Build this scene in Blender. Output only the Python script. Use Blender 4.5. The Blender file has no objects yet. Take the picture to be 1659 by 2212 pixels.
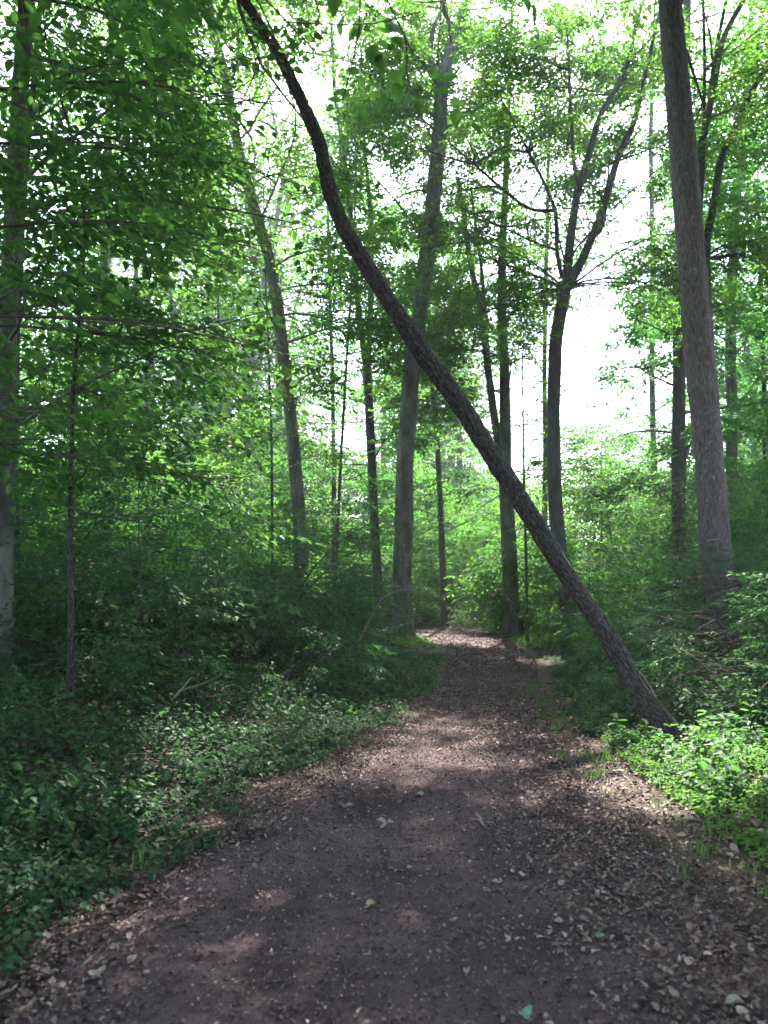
import bpy, math, random
import numpy as np
from mathutils import Vector
R = math.radians
S = bpy.context.scene
COL = S.collection

# ------------------------------------------------------------------ camera, sky, sun, exposure
EYE = 1.6
PITCH = R(4.79)
FPX = 1720.0                                   # focal length in units of a 1659 x 2212 picture
cam_d = bpy.data.cameras.new('camera'); cam = bpy.data.objects.new('camera', cam_d); COL.objects.link(cam)
cam.location = (0, 0, EYE); cam.rotation_euler = (R(90) + PITCH, 0, 0)
cam_d.sensor_fit = 'VERTICAL'; cam_d.sensor_height = 36; cam_d.lens = 28
cam_d.clip_start = 0.05; cam_d.clip_end = 2000
S.camera = cam
cam_d.dof.use_dof = True; cam_d.dof.focus_distance = 9.0; cam_d.dof.aperture_fstop = 2.4

SUN_EL, SUN_AZ = R(57), R(8)                  # azimuth measured from +Y towards +X
SUNDIR = np.array([math.sin(SUN_AZ) * math.cos(SUN_EL), math.cos(SUN_AZ) * math.cos(SUN_EL), math.sin(SUN_EL)])
W_ = bpy.data.worlds.new('World'); S.world = W_; W_.use_nodes = True
nt = W_.node_tree; bg = nt.nodes['Background']
sky = nt.nodes.new('ShaderNodeTexSky'); sky.sky_type = 'NISHITA'; sky.sun_disc = False
sky.sun_elevation = SUN_EL; sky.sun_rotation = SUN_AZ; sky.air_density = 1.0; sky.dust_density = 2.5; sky.ozone_density = 1.0
nt.links.new(sky.outputs[0], bg.inputs[0]); bg.inputs[1].default_value = 0.15
sl = bpy.data.lights.new('sun', 'SUN'); sl.energy = 3.8; sl.angle = R(0.5); sl.color = (1.0, 0.95, 0.86)
so = bpy.data.objects.new('sun', sl); COL.objects.link(so)
so.rotation_euler = Vector(SUNDIR).to_track_quat('Z', 'Y').to_euler(); so.location = Vector(SUNDIR) * 60
S.view_settings.view_transform = 'Standard'; S.view_settings.look = 'None'
S.view_settings.gamma = 1.0; S.view_settings.use_curve_mapping = False
S.view_settings.exposure = 3.15
cy = S.cycles
cy.max_bounces = 6; cy.diffuse_bounces = 4; cy.glossy_bounces = 2; cy.transmission_bounces = 4; cy.transparent_max_bounces = 4
cy.caustics_reflective = False; cy.caustics_refractive = False
cy.sample_clamp_indirect = 4.0; cy.use_denoising = True

# ------------------------------------------------------------------ helpers: view geometry, terrain
FWD = np.array([0, math.cos(PITCH), math.sin(PITCH)]); UPV = np.array([0, -math.sin(PITCH), math.cos(PITCH)])
def at(u, v, Y):
    """the point at distance Y in front of the camera that the picture shows at (u, v)"""
    d = FWD + UPV * ((1106 - v) / FPX) + np.array([(u - 829.5) / FPX, 0, 0])
    return np.array([0, 0, EYE]) + d * (Y / d[1])
def project(P):
    q = P - np.array([0, 0, EYE])
    z = np.maximum(q @ FWD, 1e-3)
    return 829.5 + FPX * q[:, 0] / z, 1106 - FPX * (q @ UPV) / z, q @ FWD

EY = np.array([-40, -5, 0, 2.86, 4.23, 5.0, 6.1, 7.86, 9.5, 12, 15.3, 18.3, 21, 23.3, 26])
EL = np.array([-2.2, -1.75, -1.65, -1.52, -1.32, -1.13, -0.78, -0.2, 0.26, 0.84, 1.2, 1.38, 1.32, 0.9, -1.0])
ER = np.array([2.0, 1.9, 1.85, 1.8, 1.72, 1.68, 1.66, 1.72, 1.92, 2.3, 2.9, 3.15, 3.25, 3.1, 2.2])
def smooth(a, b, x):
    t = np.clip((x - a) / (b - a), 0, 1); return t * t * (3 - 2 * t)
def ground_z(x, y):
    x = np.asarray(x, float); y = np.asarray(y, float)
    l = np.interp(y, EY, EL); r = np.interp(y, EY, ER)
    dl = l - x; dr = x - r
    d = np.maximum(dl, dr)
    far = smooth(24.5, 30, y)
    z = -0.05 + 0.05 * smooth(-0.25, 0.05, d)
    bank = 0.30 * smooth(0.1, 3.5, dl) + 0.20 * smooth(0.3, 3.5, dr)
    bump = 0.05 * np.sin(x * 1.7 + 0.6 * y) * np.sin(y * 1.3 - 0.4 * x) + 0.03 * np.sin(3.1 * x + 1) * np.sin(2.7 * y)
    roll = 0.25 * np.sin(x * 0.11 + 1) * np.sin(y * 0.09)
    z = z + bank + bump * smooth(0.2, 1.2, d)
    return z * (1 - far) + 0.25 * far + roll * smooth(5, 20, np.abs(x)) + 0.02 * np.maximum(y - 24, 0)

# ------------------------------------------------------------------ helpers: meshes and objects
def mesh(name, V, F, mat, attr=None, smooth_shade=False, colors=None):
    """V (n,3), F (m,k)"""
    me = bpy.data.meshes.new(name)
    V = np.ascontiguousarray(V, np.float32); F = np.ascontiguousarray(F, np.int32)
    m, k = F.shape
    me.vertices.add(len(V)); me.vertices.foreach_set('co', V.ravel())
    me.loops.add(m * k); me.loops.foreach_set('vertex_index', F.ravel())
    me.polygons.add(m); me.polygons.foreach_set('loop_start', np.arange(0, m * k, k, dtype=np.int32))
    if smooth_shade: me.polygons.foreach_set('use_smooth', np.ones(m, bool))
    if attr is not None:
        a = me.attributes.new('bark', 'FLOAT_VECTOR', 'POINT'); a.data.foreach_set('vector', np.ascontiguousarray(attr, np.float32).ravel())
    me.materials.append(mat); me.update(calc_edges=True)
    return me
def link(name, me, parent=None, loc=None):
    o = bpy.data.objects.new(name, me); COL.objects.link(o)
    if parent is not None: o.parent = parent
    if loc is not None: o.location = loc
    return o
def tag(o, label=None, cat=None, group=None, kind=None):
    if label: o['label'] = label
    if cat: o['category'] = cat
    if group: o['group'] = group
    if kind: o['kind'] = kind
    return o
def thing(name, label, cat, loc=(0, 0, 0), group=None):
    o = bpy.data.objects.new(name, None); COL.objects.link(o); o.location = tuple(map(float, loc)); o.empty_display_size = 0.3
    return tag(o, label, cat, group)
def copy_thing(root, loc, rz, sc, label=None):
    r = root.copy(); COL.objects.link(r); r.location = loc; r.rotation_euler = (0, 0, rz); r.scale = sc
    if label: r['label'] = label
    for ch in list(root.children):
        c = ch.copy(); COL.objects.link(c); c.parent = r
    return r

def vnoise(rng, a, b, na):
    """smooth value noise on a (round, 0..1 periodic, na cells) and b (cells)"""
    nb = int(b.max()) + 3; G = rng.random((na, nb)); x = a * na; xi = np.floor(x).astype(int); fx = x - xi; fx = fx * fx * (3 - 2 * fx)
    yi = np.floor(b).astype(int); fy = b - yi; fy = fy * fy * (3 - 2 * fy); x0 = xi % na; x1 = (xi + 1) % na
    return (G[x0, yi] * (1 - fx) + G[x1, yi] * fx) * (1 - fy) + (G[x0, yi + 1] * (1 - fx) + G[x1, yi + 1] * fx) * fy
class Tubes:
    """collects swept round branches; the attribute follows the wood so that the bark runs along it"""
    def __init__(s): s.V = []; s.F = []; s.A = []; s.n = 0
    def add(s, pts, rad, sides=8, wobble=0.0, seed=0, ridges=None):
        P = np.asarray(pts, float); r = np.asarray(rad, float); n = len(P)
        T = np.gradient(P, axis=0); T /= np.linalg.norm(T, axis=1, keepdims=True) + 1e-9
        a = np.array([1.0, 0, 0]) if abs(T[0][0]) < 0.8 else np.array([0, 1.0, 0])
        N = np.zeros_like(P); b = a - T[0] * (a @ T[0]); N[0] = b / np.linalg.norm(b)
        for i in range(1, n):
            b = N[i - 1] - T[i] * (N[i - 1] @ T[i]); N[i] = b / (np.linalg.norm(b) + 1e-9)
        B = np.cross(T, N)
        th = np.arange(sides) * 2 * math.pi / sides
        L = np.concatenate([[0], np.cumsum(np.linalg.norm(np.diff(P, axis=0), axis=1))])
        rr = np.repeat(r[:, None], sides, 1)
        if wobble:
            rr = rr * (1 + wobble * (np.sin(3 * th + seed + L[:, None] * 0.9) * 0.5 + np.sin(2 * th + 2 * seed - L[:, None] * 1.7) * 0.5 + 0.6 * np.sin(5 * th + L[:, None] * 2.3)))
        if ridges:
            depth, na, lb = ridges; g = np.random.default_rng(seed + 77); A_ = np.repeat(th[None] / (2 * math.pi), n, 0); B_ = np.repeat(L[:, None], sides, 1)
            A2 = A_ + 0.10 * (vnoise(g, A_, B_ / (lb * 1.3), 5) - 0.5)
            ra = 1 - np.abs(2 * vnoise(g, A2, B_ / lb, na) - 1) ; rb = 1 - np.abs(2 * vnoise(g, A2 * 1.0, B_ / (lb * 0.45), na * 2) - 1)
            lump = vnoise(g, A_, B_ / 0.35, 3) - 0.5; knot = np.clip(vnoise(g, A_, B_ / 0.28, 4) - 0.86, 0, 1)
            rr = rr * (1 + 0.10 * lump + 1.3 * knot) - depth * (ra ** 3 + 0.5 * rb ** 3)
        V = P[:, None] + rr[..., None] * (np.cos(th)[None, :, None] * N[:, None] + np.sin(th)[None, :, None] * B[:, None])
        A = np.stack([np.repeat(r[:, None], sides, 1) * np.cos(th), np.repeat(r[:, None], sides, 1) * np.sin(th), np.repeat(L[:, None], sides, 1) + seed * 3.7], -1)
        i, j = np.meshgrid(np.arange(n - 1), np.arange(sides), indexing='ij'); j2 = (j + 1) % sides
        F = np.stack([i * sides + j, i * sides + j2, (i + 1) * sides + j2, (i + 1) * sides + j], -1).reshape(-1, 4) + s.n
        s.V.append(V.reshape(-1, 3)); s.A.append(A.reshape(-1, 3)); s.F.append(F); s.n += n * sides
    def arrays(s): return np.concatenate(s.V), np.concatenate(s.F), np.concatenate(s.A)
    def build(s, name, mat, parent, origin):
        V, F, A = s.arrays()
        return link(name, mesh(name, V - np.asarray(origin), F, mat, A, True), parent)
def resample(pts, step):
    P = np.asarray(pts, float); L = np.concatenate([[0], np.cumsum(np.linalg.norm(np.diff(P, axis=0), axis=1))])
    n = max(3, int(L[-1] / step) + 1); t = np.linspace(0, L[-1], n)
    Q = np.stack([np.interp(t, L, P[:, k]) for k in range(P.shape[1])], 1)
    for _ in range(2):                                   # round the corners
        Q[1:-1] = 0.25 * Q[:-2] + 0.5 * Q[1:-1] + 0.25 * Q[2:]
    return Q

# ------------------------------------------------------------------ materials
def new_mat(name):
    m = bpy.data.materials.new(name); m.use_nodes = True; n = m.node_tree.nodes; n.clear()
    out = n.new('ShaderNodeOutputMaterial'); return m, n, m.node_tree.links, out
def ramp(n, stops):
    r = n.new('ShaderNodeValToRGB'); e = r.color_ramp.elements
    while len(e) < len(stops): e.new(0.5)
    for i, (p, c) in enumerate(stops): e[i].position = p; e[i].color = (*c, 1)
    return r
def leaf_mat(name, dark, mid, light, trans, trans_fac=0.45, spec=0.25, rough=0.55):
    m, n, l, out = new_mat(name)
    mute = lambda c: (c[0] * 1.17, c[1] * 0.98, c[2] * 1.3)
    dark, mid, light = mute(dark), mute(mid), mute(light)
    g = n.new('ShaderNodeNewGeometry'); rp = ramp(n, [(0.0, dark), (0.55, mid), (1.0, light)])
    tc = n.new('ShaderNodeTexCoord'); nz = n.new('ShaderNodeTexNoise'); nz.inputs['Scale'].default_value = 0.7; nz.inputs['Detail'].default_value = 2
    l.new(tc.outputs['Object'], nz.inputs['Vector'])
    mx = n.new('ShaderNodeMath'); mx.operation = 'MULTIPLY_ADD'; mx.inputs[1].default_value = 0.9; l.new(nz.outputs[0], mx.inputs[0])
    sb = n.new('ShaderNodeMath'); sb.operation = 'MULTIPLY_ADD'; sb.inputs[1].default_value = 0.6; sb.inputs[2].default_value = -0.25
    l.new(g.outputs['Random Per Island'], sb.inputs[0]); l.new(sb.outputs[0], mx.inputs[2]); l.new(mx.outputs[0], rp.inputs[0])
    p = n.new('ShaderNodeBsdfPrincipled'); p.inputs['Roughness'].default_value = rough; p.inputs['Specular IOR Level'].default_value = spec
    l.new(rp.outputs[0], p.inputs['Base Color'])
    t = n.new('ShaderNodeBsdfTranslucent')
    mc = n.new('ShaderNodeMix'); mc.data_type = 'RGBA'; mc.blend_type = 'MULTIPLY'; mc.inputs[0].default_value = 1.0
    l.new(rp.outputs[0], mc.inputs[6]); mc.inputs[7].default_value = (*trans, 1); l.new(mc.outputs[2], t.inputs[0])
    mxs = n.new('ShaderNodeMixShader'); mxs.inputs[0].default_value = trans_fac
    l.new(p.outputs[0], mxs.inputs[1]); l.new(t.outputs[0], mxs.inputs[2]); l.new(mxs.outputs[0], out.inputs[0])
    return m
def bark_mat(name, stops, scale=(30, 30, 5), bump=0.4, dist=0.02, blotch=None, rough=0.9, lichen=None):
    m, n, l, out = new_mat(name)
    at_ = n.new('ShaderNodeAttribute'); at_.attribute_name = 'bark'
    mp = n.new('ShaderNodeMapping'); mp.inputs['Scale'].default_value = scale; l.new(at_.outputs['Vector'], mp.inputs[0])
    nz = n.new('ShaderNodeTexNoise'); nz.inputs['Scale'].default_value = 1.0; nz.inputs['Detail'].default_value = 6; nz.inputs['Roughness'].default_value = 0.62; nz.inputs['Distortion'].default_value = 0.6
    l.new(mp.outputs[0], nz.inputs['Vector'])
    rp = ramp(n, stops); l.new(nz.outputs[0], rp.inputs[0])
    col = rp.outputs[0]
    if blotch:
        mp2 = n.new('ShaderNodeMapping'); mp2.inputs['Scale'].default_value = (7, 7, 1.6); l.new(at_.outputs['Vector'], mp2.inputs[0])
        n2 = n.new('ShaderNodeTexNoise'); n2.inputs['Scale'].default_value = 1.0; n2.inputs['Detail'].default_value = 5; l.new(mp2.outputs[0], n2.inputs['Vector'])
        r2 = ramp(n, [(0.45, (0, 0, 0)), (0.62, (1, 1, 1))]); l.new(n2.outputs[0], r2.inputs[0])
        mi = n.new('ShaderNodeMix'); mi.data_type = 'RGBA'; l.new(r2.outputs[0], mi.inputs[0]); l.new(col, mi.inputs[6]); mi.inputs[7].default_value = (*blotch, 1); col = mi.outputs[2]
    if lichen:
        mp3 = n.new('ShaderNodeMapping'); mp3.inputs['Scale'].default_value = (16, 16, 11); l.new(at_.outputs['Vector'], mp3.inputs[0])
        n3 = n.new('ShaderNodeTexNoise'); n3.inputs['Scale'].default_value = 1.0; n3.inputs['Detail'].default_value = 7; n3.inputs['Roughness'].default_value = 0.7; l.new(mp3.outputs[0], n3.inputs['Vector'])
        r3 = ramp(n, [(0.58, (0, 0, 0)), (0.7, (0.8, 0.8, 0.8))]); l.new(n3.outputs[0], r3.inputs[0])
        mi = n.new('ShaderNodeMix'); mi.data_type = 'RGBA'; l.new(r3.outputs[0], mi.inputs[0]); l.new(col, mi.inputs[6]); mi.inputs[7].default_value = (*lichen, 1); col = mi.outputs[2]
    p = n.new('ShaderNodeBsdfPrincipled'); p.inputs['Roughness'].default_value = rough; p.inputs['Specular IOR Level'].default_value = 0.2
    l.new(col, p.inputs['Base Color'])
    b = n.new('ShaderNodeBump'); b.inputs['Strength'].default_value = bump; b.inputs['Distance'].default_value = dist
    l.new(nz.outputs[0], b.inputs['Height']); l.new(b.outputs[0], p.inputs['Normal']); l.new(p.outputs[0], out.inputs[0])
    return m
def soil_mat(name, stops, scale, bump, fine=60.0, patch=None):
    m, n, l, out = new_mat(name)
    tc = n.new('ShaderNodeTexCoord')
    n1 = n.new('ShaderNodeTexNoise'); n1.inputs['Scale'].default_value = scale; n1.inputs['Detail'].default_value = 8; n1.inputs['Roughness'].default_value = 0.65; l.new(tc.outputs['Object'], n1.inputs['Vector'])
    n2 = n.new('ShaderNodeTexNoise'); n2.inputs['Scale'].default_value = fine; n2.inputs['Detail'].default_value = 4; n2.inputs['Roughness'].default_value = 0.7; l.new(tc.outputs['Object'], n2.inputs['Vector'])
    ad = n.new('ShaderNodeMath'); ad.operation = 'MULTIPLY_ADD'; ad.inputs[1].default_value = 0.55; l.new(n2.outputs[0], ad.inputs[0])
    m2 = n.new('ShaderNodeMath'); m2.operation = 'MULTIPLY'; m2.inputs[1].default_value = 0.45; l.new(n1.outputs[0], m2.inputs[0]); l.new(m2.outputs[0], ad.inputs[2])
    rp = ramp(n, stops); l.new(ad.outputs[0], rp.inputs[0])
    col = rp.outputs[0]
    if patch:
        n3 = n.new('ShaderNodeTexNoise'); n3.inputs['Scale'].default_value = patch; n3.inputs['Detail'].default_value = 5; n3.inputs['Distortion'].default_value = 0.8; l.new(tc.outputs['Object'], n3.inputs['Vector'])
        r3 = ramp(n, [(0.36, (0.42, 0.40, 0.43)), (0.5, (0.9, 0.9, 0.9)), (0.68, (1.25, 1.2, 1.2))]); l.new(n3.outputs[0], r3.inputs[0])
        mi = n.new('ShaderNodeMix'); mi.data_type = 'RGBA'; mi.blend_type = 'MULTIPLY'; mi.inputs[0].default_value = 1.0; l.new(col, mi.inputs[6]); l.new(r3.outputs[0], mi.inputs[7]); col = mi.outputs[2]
    p = n.new('ShaderNodeBsdfPrincipled'); p.inputs['Roughness'].default_value = 0.92; p.inputs['Specular IOR Level'].default_value = 0.2; l.new(col, p.inputs['Base Color'])
    b = n.new('ShaderNodeBump'); b.inputs['Strength'].default_value = bump; b.inputs['Distance'].default_value = 0.03; l.new(n2.outputs[0], b.inputs['Height']); l.new(b.outputs[0], p.inputs['Normal'])
    l.new(p.outputs[0], out.inputs[0]); return m
def litter_mat(name, stops, rough=0.7):
    m, n, l, out = new_mat(name)
    g = n.new('ShaderNodeNewGeometry'); rp = ramp(n, stops); l.new(g.outputs['Random Per Island'], rp.inputs[0])
    tc = n.new('ShaderNodeTexCoord'); nz = n.new('ShaderNodeTexNoise'); nz.inputs['Scale'].default_value = 90; nz.inputs['Detail'].default_value = 3; l.new(tc.outputs['Object'], nz.inputs['Vector'])
    r2 = ramp(n, [(0.3, (0.6, 0.6, 0.6)), (0.7, (1.15, 1.15, 1.15))]); l.new(nz.outputs[0], r2.inputs[0])
    mc = n.new('ShaderNodeMix'); mc.data_type = 'RGBA'; mc.blend_type = 'MULTIPLY'; mc.inputs[0].default_value = 1.0
    l.new(rp.outputs[0], mc.inputs[6]); l.new(r2.outputs[0], mc.inputs[7])
    p = n.new('ShaderNodeBsdfPrincipled'); p.inputs['Roughness'].default_value = rough; p.inputs['Specular IOR Level'].default_value = 0.3
    l.new(mc.outputs[2], p.inputs['Base Color']); l.new(p.outputs[0], out.inputs[0]); return m

M = {}
M['canopy'] = leaf_mat('canopy_leaf', (0.028, 0.076, 0.015), (0.052, 0.132, 0.024), (0.100, 0.205, 0.040), (2.2, 2.5, 1.3), 0.52, 0.12, 0.6)
M['canopy2'] = leaf_mat('maple_leaf', (0.024, 0.076, 0.020), (0.045, 0.128, 0.032), (0.085, 0.190, 0.050), (2.0, 2.5, 1.4), 0.52, 0.12, 0.6)
M['near'] = leaf_mat('near_leaf', (0.020, 0.060, 0.015), (0.038, 0.108, 0.024), (0.074, 0.170, 0.038), (2.1, 2.4, 1.2), 0.48, 0.2, 0.5)
M['under'] = leaf_mat('understory_leaf', (0.024, 0.076, 0.017), (0.046, 0.128, 0.028), (0.085, 0.185, 0.042), (2.1, 2.5, 1.1), 0.5, 0.1, 0.6)
M['shrub'] = leaf_mat('shrub_leaf', (0.018, 0.056, 0.018), (0.034, 0.098, 0.030), (0.060, 0.145, 0.044), (1.9, 2.3, 1.2), 0.42, 0.14, 0.55)
M['broad'] = leaf_mat('broad_shrub_leaf', (0.019, 0.058, 0.019), (0.037, 0.100, 0.031), (0.066, 0.148, 0.045), (1.9, 2.3, 1.2), 0.42, 0.2, 0.5)
M['cover'] = leaf_mat('cover_leaf', (0.014, 0.043, 0.017), (0.027, 0.078, 0.028), (0.052, 0.120, 0.043), (1.7, 2.1, 1.2), 0.36, 0.16, 0.55)
M['bright'] = leaf_mat('herb_leaf', (0.032, 0.092, 0.015), (0.062, 0.160, 0.024), (0.110, 0.240, 0.040), (1.8, 2.0, 1.1), 0.45, 0.2, 0.55)
M['grass'] = leaf_mat('grass_blade', (0.040, 0.100, 0.022), (0.070, 0.160, 0.034), (0.140, 0.230, 0.060), (1.7, 1.9, 1.1), 0.4, 0.2, 0.5)
M['grey_bark'] = bark_mat('grey_bark', [(0.3, (0.050, 0.048, 0.047)), (0.55, (0.098, 0.094, 0.092)), (0.8, (0.165, 0.158, 0.152))], (16, 16, 6), 0.4, 0.02, blotch=(0.055, 0.058, 0.05))
M['beech_bark'] = bark_mat('beech_bark', [(0.25, (0.075, 0.072, 0.062)), (0.5, (0.14, 0.133, 0.115)), (0.75, (0.215, 0.205, 0.18))], (9, 9, 4), 0.25, 0.01, blotch=(0.075, 0.08, 0.062))
M['dark_bark'] = bark_mat('dark_bark', [(0.3, (0.030, 0.026, 0.026)), (0.55, (0.075, 0.066, 0.064)), (0.8, (0.14, 0.125, 0.12))], (22, 22, 4), 0.6, 0.03)
M['furrow_bark'] = bark_mat('furrowed_bark', [(0.36, (0.012, 0.010, 0.010)), (0.5, (0.047, 0.039, 0.037)), (0.70, (0.165, 0.142, 0.134))], (80, 80, 20), 0.8, 0.02)
M['plate_bark'] = bark_mat('plated_bark', [(0.32, (0.055, 0.042, 0.042)), (0.52, (0.135, 0.108, 0.106)), (0.75, (0.24, 0.205, 0.20))], (38, 38, 9), 0.9, 0.03, lichen=(0.33, 0.31, 0.31))
M['twig'] = bark_mat('twig_bark', [(0.3, (0.05, 0.042, 0.036)), (0.7, (0.12, 0.10, 0.085))], (30, 30, 8), 0.2, 0.01)
M['dead'] = bark_mat('dead_wood', [(0.3, (0.12, 0.105, 0.09)), (0.7, (0.25, 0.225, 0.20))], (30, 30, 6), 0.3, 0.01)
M['soil'] = soil_mat('forest_floor', [(0.3, (0.020, 0.015, 0.012)), (0.5, (0.060, 0.044, 0.036)), (0.7, (0.125, 0.090, 0.072))], 3.0, 0.7, 40)
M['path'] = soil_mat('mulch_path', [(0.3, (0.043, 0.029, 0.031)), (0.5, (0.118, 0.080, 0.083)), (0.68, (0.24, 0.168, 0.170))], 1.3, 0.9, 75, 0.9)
M['litter'] = litter_mat('leaf_litter', [(0.0, (0.060, 0.036, 0.032)), (0.45, (0.15, 0.094, 0.082)), (0.8, (0.27, 0.180, 0.155)), (1.0, (0.40, 0.295, 0.26))])
M['mulch'] = litter_mat('mulch_bits', [(0.0, (0.034, 0.020, 0.022)), (0.5, (0.115, 0.070, 0.072)), (0.88, (0.23, 0.155, 0.152)), (1.0, (0.46, 0.35, 0.33))])
M['pale_leaf'] = litter_mat('pale_fallen_leaf', [(0.0, (0.26, 0.21, 0.17)), (1.0, (0.34, 0.29, 0.25))])
M['tan_leaf'] = litter_mat('tan_fallen_leaf', [(0.0, (0.25, 0.17, 0.12)), (1.0, (0.32, 0.22, 0.16))])
M['green_leaf'] = litter_mat('green_fallen_leaf', [(0.0, (0.12, 0.24, 0.15)), (1.0, (0.18, 0.30, 0.20))])

# ------------------------------------------------------------------ ground and path
def axis(lo, hi, a, b, fine, grow=1.18):
    mid = list(np.arange(a, b + 1e-6, fine)); s = fine; x = b
    up = []
    while x < hi: s *= grow; x += s; up.append(x)
    s = fine; x = a; dn = []
    while x > lo: s *= grow; x -= s; dn.append(x)
    return np.array(dn[::-1] + mid + up)
gx = axis(-420, 420, -9, 9, 0.14); gy = axis(-150, 520, 1, 30, 0.16)
X, Y = np.meshgrid(gx, gy)
Vg = np.stack([X, Y, ground_z(X, Y)], -1).reshape(-1, 3)
i, j = np.meshgrid(np.arange(len(gy) - 1), np.arange(len(gx) - 1), indexing='ij'); nx = len(gx)
Fg = np.stack([i * nx + j, i * nx + j + 1, (i + 1) * nx + j + 1, (i + 1) * nx + j], -1).reshape(-1, 4)
tag(link('ground', mesh('ground', Vg, Fg, M['soil'], None, True)), 'brown woodland floor of soil and old leaves', 'ground', kind='structure')

yy = np.concatenate([np.linspace(-12, 1, 60), np.linspace(1.05, 25.2, 420)])
ll = np.interp(yy, EY, EL) + 0.05 * np.sin(yy * 3.1) + 0.03 * np.sin(yy * 7.7 + 1); rr = np.interp(yy, EY, ER) + 0.06 * np.sin(yy * 2.6 + 2) + 0.03 * np.sin(yy * 8.3)
nt_ = 50; t = np.linspace(0, 1, nt_)
PX = ll[:, None] * (1 - t) + rr[:, None] * t; PY = np.repeat(yy[:, None], nt_, 1)
edge = np.minimum(t, 1 - t)[None] * (rr - ll)[:, None]
PZ = -0.045 + 0.05 * smooth(0.0, 0.22, edge) + 0.010 * np.sin(PX * 5.3 + PY * 2.1) * np.sin(PY * 3.7 - PX) + 0.008 * np.sin(PX * 11 + 1.3 * PY) * np.sin(PY * 8.1)
PZ -= 0.035 * np.exp(-((PX - 1.9) / 0.5) ** 2 - ((PY - 12.0) / 2.2) ** 2)
i, j = np.meshgrid(np.arange(len(yy) - 1), np.arange(nt_ - 1), indexing='ij')
Fp = np.stack([i * nt_ + j, i * nt_ + j + 1, (i + 1) * nt_ + j + 1, (i + 1) * nt_ + j], -1).reshape(-1, 4)
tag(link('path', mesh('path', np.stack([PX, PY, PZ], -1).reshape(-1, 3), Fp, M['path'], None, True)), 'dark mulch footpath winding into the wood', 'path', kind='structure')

# ------------------------------------------------------------------ leaves and sprays
def rot_mats(yaw, pitch, roll):
    cy_, sy = np.cos(yaw), np.sin(yaw); cp, sp = np.cos(pitch), np.sin(pitch); cr, sr = np.cos(roll), np.sin(roll)
    n = len(yaw); Z = np.zeros(n); O = np.ones(n)
    A = np.stack([np.stack([cy_, -sy, Z], -1), np.stack([sy, cy_, Z], -1), np.stack([Z, Z, O], -1)], -2)
    B = np.stack([np.stack([O, Z, Z], -1), np.stack([Z, cp, -sp], -1), np.stack([Z, sp, cp], -1)], -2)
    C = np.stack([np.stack([cr, Z, sr], -1), np.stack([Z, O, Z], -1), np.stack([-sr, Z, cr], -1)], -2)
    return A @ B @ C
LEAF4 = np.array([[0, 0, 0], [0.5, 0.42, 0.10], [0, 1, -0.10], [-0.5, 0.42, 0.10]])
TRI4 = np.array([[0, 1, 2], [0, 2, 3]])
LEAF8 = np.array([[0, 0, 0], [0.36, 0.16, 0.07], [0.5, 0.45, 0.10], [0.28, 0.78, 0.02], [0, 1, -0.14], [-0.28, 0.78, 0.02], [-0.5, 0.45, 0.10], [-0.36, 0.16, 0.07]])
TRI8 = np.array([[0, 1, 2], [0, 2, 3], [0, 3, 4], [0, 4, 5], [0, 5, 6], [0, 6, 7]])
def leaves_at(rng, pos, yaw, pitch, roll, length, ratio=0.6, shape=4):
    """leaf blades at pos; yaw 0 points along +Y"""
    B = (LEAF4 if shape == 4 else LEAF8); T = (TRI4 if shape == 4 else TRI8)
    n = len(pos)
    L = np.broadcast_to(length, (n,))[:, None, None]
    loc = B[None] * np.array([ratio, 1, 1.0])[None, None] * L
    V = np.einsum('nij,nkj->nki', rot_mats(yaw, pitch, roll), loc) + pos[:, None]
    F = (T[None] + (np.arange(n) * len(B))[:, None, None]).reshape(-1, 3)
    return V.reshape(-1, 3), F
def spray_template(rng, n, length, leaf, ratio, shape, flat=0.35, spread=1.0):
    t = np.linspace(0.12, 1, n); side = np.where(np.arange(n) % 2, 1, -1)
    sag = -0.12 * length * t ** 2
    wig = 0.06 * length * np.sin(t * 5 + rng.uniform(0, 6))
    pos = np.stack([wig, t * length, sag], -1)
    ang = side * rng.uniform(0.6, 1.25, n) * (1.1 - 0.55 * t) * spread
    # side twigs: some leaves stand off the axis
    off = rng.uniform(0, 0.34, n) * length * (1 - 0.6 * t)
    pos = pos + np.stack([np.sin(ang) * off * -1 * -1, np.cos(ang) * off, -0.15 * off], -1)
    yaw = -ang; yaw[-1] = 0
    V, F = leaves_at(rng, pos, yaw, rng.normal(-0.15, flat * 0.8, n), rng.normal(0, flat, n), leaf * rng.uniform(0.65, 1.15, n), ratio, shape)
    return V.reshape(n, -1, 3)
def make_templates(seed, k, n, length, leaf, ratio=0.62, shape=4, flat=0.35):
    rng = np.random.default_rng(seed); return [spray_template(rng, n, length, leaf, ratio, shape, flat) for _ in range(k)], shape
def place_sprays(rng, tmpl, pos, yaw, pitch, roll, scale):
    T, shape = tmpl; tri = TRI4 if shape == 4 else TRI8; nb = 4 if shape == 4 else 8
    idx = rng.integers(0, len(T), len(pos)); out = []
    for k in range(len(T)):
        s = idx == k
        if not s.any(): continue
        t = T[k].reshape(-1, 3)
        V = np.einsum('nij,kj->nki', rot_mats(yaw[s], pitch[s], roll[s]), t) * scale[s][:, None, None] + pos[s][:, None]
        out.append(V.reshape(-1, 3))
    V = np.concatenate(out); n = len(V) // nb
    F = (tri[None] + (np.arange(n) * nb)[:, None, None]).reshape(-1, 3)
    return V, F

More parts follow.
